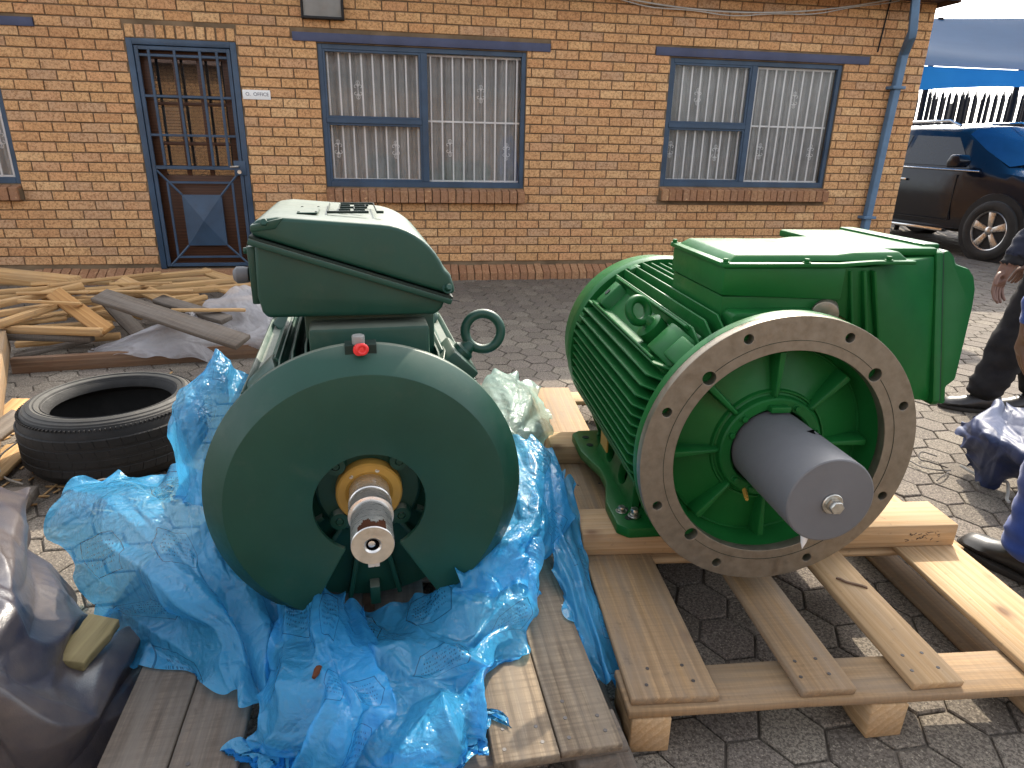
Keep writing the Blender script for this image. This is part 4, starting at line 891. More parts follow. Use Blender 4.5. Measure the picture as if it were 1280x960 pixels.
# ---------------------------------------------------------------- draped sheets: each starts as a smooth surface and is let crumple and settle
CTL = {"film_flap":[[[-0.88,1.78,0.667],[-0.831,1.78,0.747],[-0.799,1.8,0.706],[-0.724,1.82,0.657]],[[-0.922,1.7,0.635],[-0.834,1.66,0.664],[-0.773,1.68,0.646],[-0.73,1.74,0.588]],[[-0.933,1.66,0.58],[-0.83,1.58,0.609],[-0.777,1.6,0.575],[-0.75,1.66,0.5]],[[-0.914,1.64,0.469],[-0.814,1.54,0.51],[-0.765,1.54,0.499],[-0.756,1.6,0.433]],[[-0.937,1.64,0.344],[-0.805,1.5,0.415],[-0.748,1.48,0.404],[-0.733,1.52,0.357]]],"film_left":[[[-0.847,1.846,0.3],[-0.944,1.861,0.34],[-1.093,1.914,0.31],[-1.232,1.899,0.28],[-1.366,1.879,0.27]],[[-0.733,1.564,0.33],[-0.823,1.568,0.38],[-0.965,1.624,0.36],[-1.127,1.678,0.31],[-1.346,1.721,0.22]],[[-0.654,1.454,0.28],[-0.722,1.399,0.34],[-0.831,1.415,0.35],[-0.988,1.478,0.28],[-1.192,1.572,0.17]],[[-0.575,1.389,0.22],[-0.652,1.343,0.27],[-0.729,1.287,0.31],[-0.861,1.328,0.26],[-1.094,1.466,0.13]],[[-0.503,1.309,0.19],[-0.563,1.246,0.23],[-0.634,1.22,0.25],[-0.778,1.284,0.22],[-1.117,1.451,0.11]],[[-0.543,1.289,0.17],[-0.5,1.1,0.17],[-0.568,1.101,0.18],[-0.685,1.152,0.18],[-0.858,1.258,0.17]]],"film_front":[[[-0.484,1.424,0.22],[-0.366,1.399,0.2],[-0.267,1.415,0.2],[-0.156,1.438,0.21],[-0.054,1.49,0.27],[0.035,1.585,0.31]],[[-0.422,1.215,0.26],[-0.309,1.192,0.26],[-0.219,1.244,0.24],[-0.112,1.292,0.26],[-0.01,1.392,0.28],[0.09,1.502,0.29]],[[-0.397,1.115,0.23],[-0.29,1.096,0.24],[-0.193,1.126,0.24],[-0.086,1.185,0.25],[0.012,1.292,0.24],[0.083,1.363,0.22]],[[-0.345,1.039,0.2],[-0.241,1.013,0.22],[-0.153,1.077,0.22],[-0.075,1.156,0.21],[-0.006,1.242,0.19],[0.059,1.274,0.17]],[[-0.322,0.998,0.15],[-0.236,0.974,0.17],[-0.144,0.995,0.19],[-0.086,1.066,0.19],[-0.052,1.13,0.18],[-0.03,1.186,0.16]],[[-0.32,0.965,0.06],[-0.24,0.967,0.06],[-0.146,0.988,0.07],[-0.075,1.018,0.09],[-0.045,1.051,0.12],[-0.04,1.094,0.14]]],"film_pouch":[[[-0.538,1.426,0.2],[-0.468,1.375,0.25],[-0.405,1.359,0.24],[-0.351,1.375,0.2]],[[-0.536,1.257,0.21],[-0.427,1.18,0.3],[-0.351,1.158,0.31],[-0.281,1.193,0.26]],[[-0.499,1.155,0.2],[-0.399,1.074,0.3],[-0.32,1.039,0.33],[-0.242,1.073,0.28]],[[-0.484,1.065,0.18],[-0.385,1.001,0.27],[-0.295,0.964,0.31],[-0.207,1.009,0.27]],[[-0.488,1.013,0.15],[-0.39,0.953,0.22],[-0.305,0.928,0.26],[-0.249,0.975,0.23]],[[-0.535,1.018,0.1],[-0.44,0.958,0.12],[-0.351,0.926,0.14],[-0.294,0.945,0.14]],[[-0.533,0.967,0.03],[-0.441,0.935,0.03],[-0.355,0.913,0.04],[-0.295,0.923,0.05]]],"film_right":[[[-0.102,1.988,0.36],[0.031,2.028,0.38],[0.14,2.026,0.33],[0.198,1.966,0.26]],[[-0.089,1.753,0.34],[0.035,1.771,0.36],[0.128,1.789,0.32],[0.19,1.771,0.24]],[[-0.101,1.564,0.32],[0.025,1.586,0.34],[0.094,1.624,0.3],[0.146,1.608,0.22]],[[-0.121,1.41,0.3],[-0.021,1.433,0.31],[0.061,1.531,0.27],[0.081,1.522,0.2]],[[-0.125,1.338,0.27],[-0.029,1.357,0.27],[0.052,1.415,0.24],[0.069,1.398,0.18]]],"film_strip":[[[0.074,1.941,0.3],[0.141,1.924,0.31],[0.198,1.893,0.27]],[[0.087,1.727,0.25],[0.159,1.736,0.26],[0.216,1.759,0.22]],[[0.121,1.597,0.2],[0.182,1.624,0.21],[0.246,1.64,0.16]],[[0.147,1.477,0.17],[0.209,1.496,0.17],[0.264,1.495,0.12]],[[0.168,1.382,0.12],[0.229,1.387,0.13],[0.278,1.384,0.07]],[[0.209,1.307,0.05],[0.247,1.277,0.08],[0.289,1.273,0.04]]],"film_clear":[[[-0.131,2.324,0.4],[-0.121,2.619,0.38],[0.017,2.738,0.36],[0.135,2.756,0.3]],[[-0.111,2.168,0.4],[-0.053,2.329,0.4],[0.063,2.387,0.38],[0.161,2.54,0.27]],[[-0.078,2.053,0.36],[-0.014,2.134,0.38],[0.072,2.184,0.36],[0.14,2.326,0.24]],[[-0.02,1.937,0.3],[0.019,2.07,0.3],[0.068,2.133,0.28],[0.102,2.253,0.2]]],"grey_film":[[[-2.399,4.061,0.16],[-2.123,4.104,0.27],[-1.968,4.271,0.33],[-1.828,4.415,0.34],[-1.625,4.442,0.3]],[[-2.545,3.949,0.12],[-2.159,3.913,0.24],[-1.954,4.109,0.22],[-1.713,4.155,0.24],[-1.533,4.223,0.2]],[[-2.605,3.888,0.08],[-2.256,3.883,0.15],[-1.987,3.941,0.16],[-1.728,4.032,0.14],[-1.501,4.027,0.12]],[[-2.649,3.88,0.03],[-2.29,3.824,0.05],[-2.031,3.89,0.04],[-1.846,4.04,0.04],[-1.609,4.09,0.03]]],"tarp_dark":[[[-1.703,1.618,0.3],[-1.595,1.665,0.34],[-1.493,1.713,0.34],[-1.392,1.682,0.28],[-1.318,1.658,0.2]],[[-1.388,1.284,0.38],[-1.256,1.293,0.42],[-1.184,1.326,0.4],[-1.153,1.408,0.3],[-1.161,1.534,0.14]],[[-1.171,1.048,0.42],[-1.043,1.051,0.44],[-1.028,1.14,0.38],[-1.041,1.256,0.25],[-1.041,1.385,0.1]],[[-1.055,0.909,0.4],[-0.931,0.912,0.4],[-0.924,0.995,0.32],[-0.943,1.115,0.2],[-0.979,1.422,0.07]],[[-1.047,0.866,0.3],[-0.942,0.886,0.28],[-0.893,0.941,0.22],[-0.916,1.09,0.12],[-0.948,1.409,0.04]],[[-1.134,0.9,0.1],[-1.0,0.902,0.1],[-0.906,0.937,0.08],[-0.878,1.042,0.04],[-0.895,1.209,0.02]]],"tarp_navy":[[[2.089,2.732,0.2],[2.149,2.739,0.26],[2.223,2.743,0.26],[2.25,2.613,0.25],[2.468,2.611,0.2]],[[2.028,2.782,0.17],[1.973,2.555,0.25],[2.02,2.478,0.27],[2.064,2.371,0.27],[2.29,2.4,0.22]],[[1.944,2.629,0.15],[1.912,2.442,0.22],[1.94,2.37,0.24],[1.989,2.259,0.24],[2.184,2.261,0.2]],[[1.935,2.574,0.1],[1.945,2.443,0.12],[1.958,2.364,0.16],[2.012,2.259,0.16],[2.212,2.266,0.12]],[[1.971,2.574,0.04],[2.004,2.482,0.02],[2.051,2.438,0.03],[2.126,2.361,0.03],[2.279,2.309,0.02]]],"planks":[[[-4.25,4.965,0.34],[-3.082,4.59,0.34],0.11,0.09,"beam",0],[[-3.542,4.41,0.3],[-3.052,4.608,0.32],0.05,0.03,"p",0],[[-3.264,4.072,0.3],[-2.918,4.421,0.36],0.06,0.04,"p",0],[[-3.149,3.91,0.28],[-2.724,4.311,0.3],0.05,0.035,"p",0],[[-3.082,3.819,0.24],[-2.893,4.084,0.3],0.06,0.04,"p",0],[[-3.056,3.994,0.2],[-2.787,4.393,0.22],0.05,0.03,"p",0],[[-2.96,4.182,0.36],[-2.463,3.869,0.2],0.1,0.025,"orange",0.5],[[-3.131,3.872,0.2],[-2.481,3.849,0.2],0.045,0.045,"p",0],[[-3.127,3.854,0.16],[-2.566,3.878,0.15],0.05,0.04,"g",0],[[-2.982,3.761,0.06],[-2.675,4.01,0.1],0.06,0.025,"g2",0],[[-2.911,3.642,0.04],[-1.596,4.058,0.04],0.045,0.1,"brown",0],[[-2.642,4.139,0.36],[-1.568,3.691,0.2],0.125,0.03,"grey",0.35],[[-2.737,4.335,0.3],[-2.361,4.022,0.14],0.09,0.03,"grey2",0.3],[[-2.979,4.93,0.3],[-2.42,5.257,0.32],0.055,0.04,"p",0],[[-2.508,5.283,0.32],[-2.135,5.1,0.26],0.08,0.025,"p",0.2],[[-2.803,4.633,0.28],[-2.155,5.125,0.28],0.06,0.04,"p",0],[[-2.714,4.6,0.26],[-1.993,5.02,0.26],0.06,0.04,"p",0],[[-2.789,4.635,0.36],[-2.329,4.405,0.26],0.09,0.025,"p",0.4],[[-2.309,4.956,0.26],[-2.071,4.841,0.24],0.08,0.025,"p",0],[[-2.479,4.674,0.22],[-2.327,4.797,0.22],0.08,0.04,"p",0],[[-2.352,4.53,0.22],[-2.217,4.687,0.24],0.05,0.03,"p",0],[[-2.367,4.321,0.3],[-1.801,4.042,0.24],0.09,0.03,"g",0.2],[[-3.725,4.7,0.2],[-3.088,5.112,0.2],0.06,0.035,"p",0.1],[[-3.272,4.359,0.14],[-2.776,4.755,0.16],0.06,0.035,"p",0.1],[[-3.44,4.8,0.22],[-2.668,5.284,0.2],0.06,0.035,"p",0.1],[[-3.062,4.579,0.24],[-2.61,4.541,0.12],0.06,0.035,"p",0.1],[[-4.138,5.261,0.2],[-3.229,5.255,0.22],0.06,0.035,"p",0.1],[[-3.216,5.568,0.16],[-2.315,5.889,0.16],0.06,0.035,"p",0.1],[[-3.364,4.242,0.08],[-2.773,4.425,0.1],0.06,0.035,"p",0.1],[[-2.729,4.759,0.1],[-2.073,5.226,0.12],0.06,0.035,"p",0.1],[[-2.888,4.374,0.2],[-2.607,4.255,0.18],0.06,0.035,"p",0.1],[[-3.183,4.054,0.05],[-2.626,4.251,0.06],0.06,0.035,"p",0.1],[[-3.339,4.514,0.341],[-3.006,4.672,0.345],0.02991938776230581,0.023920198605368294,"f",-0.4411529435073721],[[-2.729,4.169,0.37],[-2.51,4.644,0.332],0.03589170690412141,0.018082033205059043,"f",-0.22825224553469114],[[-3.199,4.183,0.35],[-2.639,4.27,0.35],0.02802243296209334,0.019788703100681163,"f",-0.41065379273460967],[[-2.146,4.041,0.297],[-1.72,4.145,0.282],0.03800853261830159,0.01756100138508952,"f",-0.07626892180060996],[[-3.117,4.278,0.293],[-2.597,4.635,0.257],0.03564796267417836,0.01824346569292975,"f",0.034621794879422185],[[-2.845,4.248,0.352],[-2.155,4.372,0.347],0.028122962028154157,0.01948739467543022,"f",0.08876867831251689],[[-2.787,4.518,0.356],[-2.353,4.484,0.377],0.035462345277187855,0.017899337358602607,"f",-0.16893300462826533],[[-3.062,4.01,0.343],[-2.703,4.038,0.325],0.03647862482307664,0.018616977275501937,"f",-0.17718973540517347],[[-3.083,4.32,0.377],[-2.705,5.021,0.343],0.035501403929695925,0.023152669396647348,"f",-0.20800466733844858],[[-3.102,4.175,0.269],[-2.868,4.385,0.243],0.03832367647196304,0.018901794135402755,"f",-0.20966576359081457],[[-3.134,3.927,0.207],[-2.832,4.07,0.226],0.035124092217579936,0.023764950463154348,"f",0.10651748657891424],[[-3.117,3.854,0.14],[-1.913,2.1,0.14],0.085,0.13,"edge",0],[[-2.184,2.44,0.1],[-2.216,2.75,0.12],0.08,0.025,"dark",0.4],[[-2.064,2.301,0.03],[-2.14,2.623,0.03],0.12,0.02,"p",0],[[-2.333,2.663,0.05],[-2.462,3.098,0.05],0.1,0.02,"p",0.1],[[-0.937,1.119,0.24],[-0.941,1.261,0.24],0.07,0.026,"yellow",0.2],[[-1.933,2.098,0.05],[-1.759,2.14,0.05],0.12,0.04,"dark",0.0]]}
def catmull(A, t):
    """A: k x ... control rows, t: parameters 0..k-1"""
    A = np.asarray(A, float); k = len(A); i = np.clip(np.floor(t).astype(int), 0, k-2); f = (t-i)
    f = f.reshape((-1,)+(1,)*(A.ndim-1))
    p1, p2 = A[i], A[i+1]; p0 = np.where((i > 0).reshape(f.shape), A[np.maximum(i-1, 0)], 2*p1-p2); p3 = np.where((i < k-2).reshape(f.shape), A[np.minimum(i+2, k-1)], 2*p2-p1)
    return .5*(2*p1+(p2-p0)*f+(2*p0-5*p1+4*p2-p3)*f**2+(3*p1-p0-3*p2+p3)*f**3)
def deck_floor(P):
    """height of what lies below: paving, or the old pallet's deck"""
    dx, dy = P[..., 0]-.245, P[..., 1]-1.035
    u = dx*math.cos(QA)+dy*math.sin(QA); v = -dx*math.sin(QA)+dy*math.cos(QA)
    z = np.where((u > -1.045) & (u < .0) & (v > -.03) & (v < 1.38), .1535, .006)
    return z
def crumple(ctrl, nu, nv, amp=.05, folds=(6, .02, 'v'), steps=60, keep=.03, grav=.0001, seed=1, floor=True, ragged=.010, slack=1.02, nplane=9, fine=.35):
    """smooth draped surface -> facets with sharp creases -> a short settling run with stretch and bend springs"""
    rng = np.random.default_rng(seed); A = np.asarray(ctrl, float); r, c = A.shape[:2]
    S = catmull(A, np.linspace(0, r-1, nu)); S = np.swapaxes(catmull(np.swapaxes(S, 0, 1), np.linspace(0, c-1, nv)), 0, 1)
    nrm = np.cross(np.gradient(S, axis=0), np.gradient(S, axis=1)); nrm /= np.linalg.norm(nrm, axis=-1, keepdims=True)+1e-9
    U, V = np.meshgrid(np.linspace(0, 1, nu), np.linspace(0, 1, nv), indexing='ij')
    wu = U+.05*np.sin(6*V+seed)+.03*np.sin(13*V+2*seed); wv = V+.05*np.sin(5*U+1.7*seed)+.03*np.sin(11*U)
    def facets(k, f):
        """ridge and valley planes meeting in straight creases"""
        out = np.zeros((nu, nv))
        for s_ in (1, -1):
            best = None
            for q in range(k):
                a = rng.uniform(0, 2*PI); cu, cv_ = rng.uniform(-.1, 1.1), rng.uniform(-.1, 1.1); g = rng.uniform(.5, 1.3)
                pl = g*np.abs((wu-cu)*math.cos(a)*f+(wv-cv_)*math.sin(a)*f) + rng.uniform(.0, .25) + .55*f*np.hypot(wu-cu, wv-cv_)
                best = pl if best is None else np.minimum(best, pl)
            out += s_*best
        return out/f
    h = facets(nplane, 1.6)*1.7 + facets(nplane*3, 3.2)*1.3*fine*1.6 + facets(nplane*9, 6.0)*1.0*fine
    h -= h.mean(); h *= amp
    nf, fa, ax = folds
    t, l = (wv, wu) if ax == 'v' else (wu, wv)          # pleats running across t, deepening along l
    tri = np.abs(((t*nf+.35*np.sin(4*l+seed)+.2*np.sin(9*t+seed)) % 1)-.5)*2
    h += fa*(tri**1.5-.4)*np.clip(.25+l*1.1, 0, 1)*(.55+.45*np.sin(7*t+2*seed))
    P = S+nrm*h[..., None]
    edge = np.minimum(np.minimum(U, 1-U), np.minimum(V, 1-V)); eb = np.exp(-edge*22)[..., None]
    P += eb*ragged*np.stack([np.sin(U*31+seed)+np.sin(V*23), np.cos(U*19+V*27+seed), np.sin(U*41-V*37)], -1)
    T = P.copy(); prev = P.copy(); cons = []
    for (di, dj, kk) in ((1, 0, 1.), (0, 1, 1.), (1, 1, .6), (1, -1, .6), (2, 0, .25), (0, 2, .25)):
        if dj >= 0: a = (slice(0, nu-di), slice(0, nv-dj)); b = (slice(di, nu), slice(dj, nv))
        else: a = (slice(0, nu-di), slice(-dj, nv)); b = (slice(di, nu), slice(0, nv+dj))
        cons.append((a, b, np.linalg.norm(P[b]-P[a], axis=-1)*slack, kk))
    for it in range(steps):
        vel = (P-prev)*.85; prev = P.copy(); P = P+vel; P[..., 2] -= grav; P += (T-P)*keep
        for sub in range(3):
            for a, b, L, kk in cons:
                d = P[b]-P[a]; l_ = np.linalg.norm(d, axis=-1)+1e-9
                corr = d*((l_-L)/l_*.31*kk)[..., None]; P[a] = P[a]+corr*.5; P[b] = P[b]-corr*.5
        if floor:
            fz = deck_floor(P); low = P[..., 2] < fz+.002; P[..., 2] = np.where(low, fz+.002, P[..., 2]); prev = np.where(low[..., None], P*.6+prev*.4, prev)
    return P, U, V
def sheet(name, mat, P, U, V, label, cat, parent=None, thick=.0):
    nu, nv = U.shape; vs = P.reshape(-1, 3); idx = np.arange(nu*nv).reshape(nu, nv)
    f = np.stack([idx[:-1, :-1], idx[1:, :-1], idx[1:, 1:], idx[:-1, 1:]], -1).reshape(-1, 4)
    me = bpy.data.meshes.new(name); me.from_pydata([tuple(v) for v in vs], [], [tuple(int(i) for i in q) for q in f])
    uvl = me.uv_layers.new(name='UVMap'); li = np.empty(len(me.loops), dtype=np.int32); me.loops.foreach_get('vertex_index', li)
    uv = np.stack([V.reshape(-1)[li], U.reshape(-1)[li]], -1).astype(np.float32); uvl.data.foreach_set('uv', uv.reshape(-1))
    me.materials.append(mat); me.shade_smooth()
    o = link(name, me, parent)
    if label: tag(o, label, cat)
    return o
sheet('plastic_film', M['film_blue'], *crumple(CTL['film_left'], 120, 130, .085, (3, .035, 'v'), 60, .03, .0001, 3, fine=.24), 'blue plastic film billowing out left of the dark green motor towards the tyre', 'plastic film')
sheet('plastic_film', M['film_blue'], *crumple(CTL['film_front'], 120, 130, .080, (3.5, .042, 'v'), 60, .03, .0001, 8, fine=.26), 'blue plastic film heaped in folds over the front of the old pallet', 'plastic film')
sheet('plastic_film', M['film_blue'], *crumple(CTL['film_pouch'], 110, 70, .06, (2.5, .045, 'v'), 60, .03, .00008, 41, fine=.26), 'bright blue film pouch hanging over the front edge of the old pallet', 'plastic film')
sheet('plastic_film', M['film_blue'], *crumple(CTL['film_flap'], 84, 64, .032, (2.5, .03, 'v'), 50, .04, .00003, 5, ragged=.003, fine=.3), 'pale blue film flap standing up between the tyre and the dark green motor', 'plastic film')
sheet('plastic_film', M['film_blue'], *crumple(CTL['film_right'], 84, 70, .06, (4, .02, 'v'), 50, .03, .00008, 12), 'blue plastic film bulging out right of the disc guard', 'plastic film')
sheet('plastic_film', M['film_blue'], *crumple(CTL['film_strip'], 96, 34, .03, (2.5, .02, 'v'), 50, .04, .00006, 15), 'narrow strip of blue film hanging into the gap between the pallets', 'plastic film')
sheet('plastic_bag', M['film_clear'], *crumple(CTL['film_clear'], 64, 64, .05, (3, .02, 'v'), 50, .05, .00003, 21, floor=False), 'clear greenish plastic bag behind the dark motor below its lifting eye', 'plastic bag')
sheet('plastic_sheet', M['film_grey'], *crumple(CTL['grey_film'], 80, 110, .09, (5, .02, 'v'), 50, .04, .00006, 24, floor=False), 'cloudy clear plastic sheet spread over the front of the timber heap', 'plastic sheet')
sheet('tarpaulin', M['tarp_dark'], *crumple(CTL['tarp_dark'], 100, 90, .085, (3, .04, 'u'), 50, .05, .00005, 27, floor=False, fine=.05, nplane=7), 'worn dark tarpaulin bundle at the bottom left beside the old pallet', 'tarpaulin')
sheet('tarpaulin', M['tarp_navy'], *crumple(CTL['tarp_navy'], 70, 80, .055, (3, .02, 'u'), 50, .05, .00005, 30, floor=False, fine=.3), 'crumpled navy tarpaulin lying on the paving near the work boots', 'tarpaulin')
rp = MB().tube(catmull([(1.955, 2.60, .035), (2.0, 2.51, .02), (2.03, 2.46, .035), (2.03, 2.42, .05), (2.015, 2.385, .025), (1.99, 2.35, .012), (1.985, 2.33, .010)], np.linspace(0, 6, 40)), .006, 8).build('rope', M['rope'], None); tag(rp, 'short pale rope end trailing from under the navy tarpaulin', 'rope')
wr = MB()
for pts in ([(1.93, 2.72, .02), (1.87, 2.74, .03), (1.84, 2.70, .015), (1.86, 2.66, .02), (1.92, 2.62, .012)], [(1.92, 2.60, .01), (1.86, 2.58, .02), (1.81, 2.62, .012), (1.79, 2.69, .01)], [(1.90, 2.58, .01), (1.84, 2.53, .018), (1.80, 2.50, .01)]): wr.tube(catmull(pts, np.linspace(0, len(pts)-1, 22)), .0028, 5)
wo = wr.build('loose_wire', M['nail'], None); tag(wo, 'dark curls of wire on the paving left of the navy tarpaulin', 'wire')
leaf = MB(); leaf.tube([(0, 0, 0), (.02, .004, .004), (.05, 0, 0)], [.004, .009, .003], 6); 
lo = leaf.build('rust_flake', M['rust'], None, loc=(-.385, 1.045, .292), rot=(.3, .2, 1.3)); tag(lo, 'brown rust flake stuck on the blue film in front', 'debris')

# ---------------------------------------------------------------- tyre
ty = thing('tyre', 'dusty worn car tyre lying flat between timber heap and blue film', 'tyre', (-1.69, 2.60, 0), .4); ty.scale = (1.085, 1.085, 1.30)
prof = [(.212, .030), (.222, .012), (.262, .004), (.296, .022), (.312, .045), (.318, .075), (.320, .110), (.318, .150), (.312, .180), (.297, .205), (.262, .222), (.236, .216), (.226, .208), (.212, .196), (.208, .184), (.216, .178), (.250, .176), (.285, .150), (.292, .11), (.285, .07), (.250, .046), (.216, .044), (.208, .040)]
MB().lathe(prof, 96, axis='z', closed=True).build('carcass', M['tread'], ty)
MB().lathe([(.2265, .2095), (.236, .2172), (.262, .2232), (.290, .2105), (.297, .2062)], 96, axis='z').build('sidewall', M['rubber'], ty)
for r, z in ((.232, .2155), (.252, .2215), (.276, .2168), (.290, .211)): MB().lathe([(r-.003, z-.002), (r, z+.0022), (r+.003, z-.002)], 96, axis='z').build('sidewall_rib', M['rubber'], ty)
tr = MB()
for z0, z1 in ((.050, .078), (.084, .108), (.114, .138), (.144, .172)):
    n = 46
    for k in range(n):
        a0, a1 = 2*PI*k/n, 2*PI*(k+.965)/n; m_ = 3; skew = .02*(1 if z0 < .11 else -1)
        vs = []
        for q in range(m_+1):
            a = a0+(a1-a0)*q/m_
            for r, z, s_ in ((.315, z0, 0), (.3212, z0+.003, 0), (.3212, z1-.003, skew), (.315, z1, skew)): vs.append((r*math.cos(a+s_), r*math.sin(a+s_), z))
        tr.add(vs, [(q*4+j, q*4+j+1, q*4+j+5, q*4+j+4) for q in range(m_) for j in range(3)] + [(0,1,2,3), (4*m_+3, 4*m_+2, 4*m_+1, 4*m_)])
t_ = tr.build('tread', M['tread'], ty, smooth=False); t_['kind'] = 'stuff'
for k in range(90):
    pass
sr = MB()
for k in range(120):
    a = 2*PI*k/120; sr.box(.300, .3108, -.0018, .0018, .1955, .2015, Matrix.Rotation(a, 4, 'Z'))
so = sr.build('shoulder_rib', M['tread'], ty, smooth=False); so['kind'] = 'stuff'

# ---------------------------------------------------------------- heap of loose timber
WM = {'f': 'pine_heap', 'beam': 'pine_heap', 'p': 'pine_heap', 'orange': 'orange_wood', 'g': 'grey_wood', 'g2': 'grey_wood', 'brown': 'brown_wood', 'grey': 'grey_wood', 'grey2': 'grey_wood', 'edge': 'pine_dirty', 'dark': 'grey_wood', 'yellow': 'yellow_wood'}
WL = {'beam': 'thick square pine beam on top of the timber heap by the wall', 'orange': 'orange pine board lying aslant across the timber heap', 'brown': 'long brown plank on edge along the front of the heap',
      'grey': 'wide grey weathered board leaning over the cloudy plastic sheet', 'grey2': 'short grey board end poking down into the cloudy plastic sheet', 'edge': 'heavy pine plank at the left edge beside the tyre', 'yellow': 'yellowed wood offcut between the dark tarpaulin and blue film'}
PL = {1: 'pale strip just below the thick square beam at the left edge', 2: 'pale strip rising from the left edge to touch the beam end', 3: 'long pale strip from the left edge passing behind the orange board',
      4: 'pale strip slanting up to the upper end of the orange board', 5: 'pale strip half hidden under the orange board in the heap', 7: 'light square-edged strip lying level at the front left of the heap',
      8: 'grey strip lying level just under the light front strip', 9: 'thin grey strip on the ground behind the long brown plank', 13: 'pale strip lying nearest the wall below the blue door', 14: 'short pale board slanting down at the heap end below the door',
      15: 'pale strip lying across the middle of the heap behind the grey board', 16: 'long pale strip reaching from the heap towards the dark motor', 17: 'yellowish board lying aslant just above the wide grey board',
      18: 'stubby pale board at the far right end of the heap', 19: 'small pale block end lying above the cloudy plastic sheet', 20: 'thin pale strip along the upper edge of the cloudy plastic sheet', 21: 'brownish grey board beside the wide weathered board on the plastic',
      44: 'dark broken board leaning against the tyre at the left edge', 45: 'flat pale board on the paving nearest the left edge below the dark board', 46: 'flat pale board poking out left of the tyre towards the heap', 48: 'dark board lying behind the top of the dark tarpaulin'}
for i, (p, q, w_, t, kind, roll) in enumerate(CTL['planks']):
    p, q = Vector(p), Vector(q); d = q-p; L = d.length
    o = board('loose_plank', M[WM[kind]], None, L, w_, t, (0, 0, 0), 0, .002, seed=i)
    x = d.normalized(); z = Vector((0, 0, 1)); y = z.cross(x).normalized(); z = x.cross(y)
    o.matrix_world = Matrix.Translation((p+q)/2) @ Matrix((x, y, z)).transposed().to_4x4() @ Matrix.Rotation(roll, 4, 'X')
    if i in PL: tag(o, PL[i], 'plank', 'loose planks in the timber heap' if i < 44 else None)
    elif kind in WL: tag(o, WL[kind], 'plank', 'loose planks in the timber heap' if kind not in ('edge', 'yellow') else None)
    elif kind in ('p', 'f'): tag(o, 'thin pale strip buried among others inside the timber heap', 'plank', 'loose planks in the timber heap')
    elif kind in ('g', 'g2'): tag(o, 'thin grey strip in the timber heap by the wall', 'plank', 'grey strips in the timber heap')
    elif kind == 'dark': tag(o, 'dark broken board beside the tyre at the left edge', 'plank', 'dark broken boards beside the tyre')
    else: tag(o, 'flat pale board lying on the paving left of the tyre', 'plank', 'pale boards left of the tyre')
for k, (pts, lab) in enumerate((([(-1.62, 2.22, .05), (-1.52, 2.20, .10), (-1.44, 2.24, .06), (-1.36, 2.20, .03)], 'bent grey wire on the ground in front of the tyre'), ([(-2.06, 2.50, .10), (-2.08, 2.42, .07), (-2.02, 2.34, .03), (-1.92, 2.31, .01)], 'thin pale wire curling at the left of the tyre'))):
    wo = MB().tube(catmull(pts, np.linspace(0, 3, 20)), .004, 6).build('loose_wire', M['wire'], None); tag(wo, lab, 'wire')
scr = MB()
for k in range(60):
    x, y = -1.55+RNG.normal(0, .16), 2.24+RNG.normal(0, .05); a = RNG.uniform(0, PI); l = RNG.uniform(.01, .05)
    scr.box(-l, l, -.004, .004, 0, .004, Matrix.Translation((x, y, .003)) @ Matrix.Rotation(a, 4, 'Z') @ Matrix.Rotation(RNG.uniform(-.3, .3), 4, 'Y'))
for k in range(70):
    x, y = -2.1+RNG.normal(0, .22), 2.75+RNG.normal(0, .25); a = RNG.uniform(0, PI); l = RNG.uniform(.008, .035)
    scr.box(-l, l, -.005, .005, 0, .004, Matrix.Translation((x, y, .003)) @ Matrix.Rotation(a, 4, 'Z') @ Matrix.Rotation(RNG.uniform(-.3, .3), 4, 'Y'))
s_ = scr.build('wood_chips', M['pine_heap'], None, smooth=False); s_['kind'] = 'stuff'; tag(s_, 'wood chips and splinters scattered on the paving round the tyre', 'wood chips')

# ---------------------------------------------------------------- black SUV beyond the corner of the building
car = thing('parked_car', 'black estate car with alloy wheels parked beyond the corner', 'car', (6.22, 8.86, 0), R(-75))
ST = [  # x, then (half width, height) from sill up to the roof centre
 (.93, [(.50,.34),(.62,.40),(.70,.60),(.66,.78),(.60,.88),(.52,.92),(.40,.94),(.2,.95),(0,.955)]),
 (.74, [(.72,.32),(.86,.38),(.92,.62),(.90,.86),(.82,.96),(.68,1.00),(.45,1.02),(.2,1.03),(0,1.03)]),
 (.36, [(.78,.32),(.93,.38),(.965,.70),(.95,.96),(.88,1.05),(.72,1.085),(.5,1.10),(.25,1.11),(0,1.11)]),
 (-.10, [(.80,.31),(.93,.36),(.965,.68),(.955,1.00),(.91,1.105),(.80,1.15),(.5,1.17),(.25,1.18),(0,1.18)]),
 (-.50, [(.80,.30),(.93,.35),(.965,.68),(.96,1.02),(.92,1.12),(.79,1.35),(.60,1.46),(.3,1.49),(0,1.50)]),
 (-.92, [(.80,.30),(.93,.35),(.965,.68),(.96,1.03),(.92,1.13),(.73,1.60),(.62,1.66),(.3,1.70),(0,1.71)]),
 (-1.75, [(.80,.30),(.93,.35),(.965,.68),(.96,1.045),(.92,1.145),(.72,1.645),(.62,1.705),(.3,1.745),(0,1.755)]),
 (-2.75, [(.80,.30),(.93,.35),(.965,.70),(.96,1.07),(.92,1.17),(.71,1.63),(.61,1.70),(.3,1.74),(0,1.75)]),
 (-3.45, [(.78,.34),(.91,.42),(.955,.74),(.94,1.09),(.90,1.19),(.70,1.57),(.60,1.65),(.3,1.69),(0,1.70)]),
 (-3.86, [(.66,.42),(.80,.50),(.86,.78),(.85,1.08),(.82,1.18),(.66,1.40),(.56,1.47),(.3,1.50),(0,1.51)])]
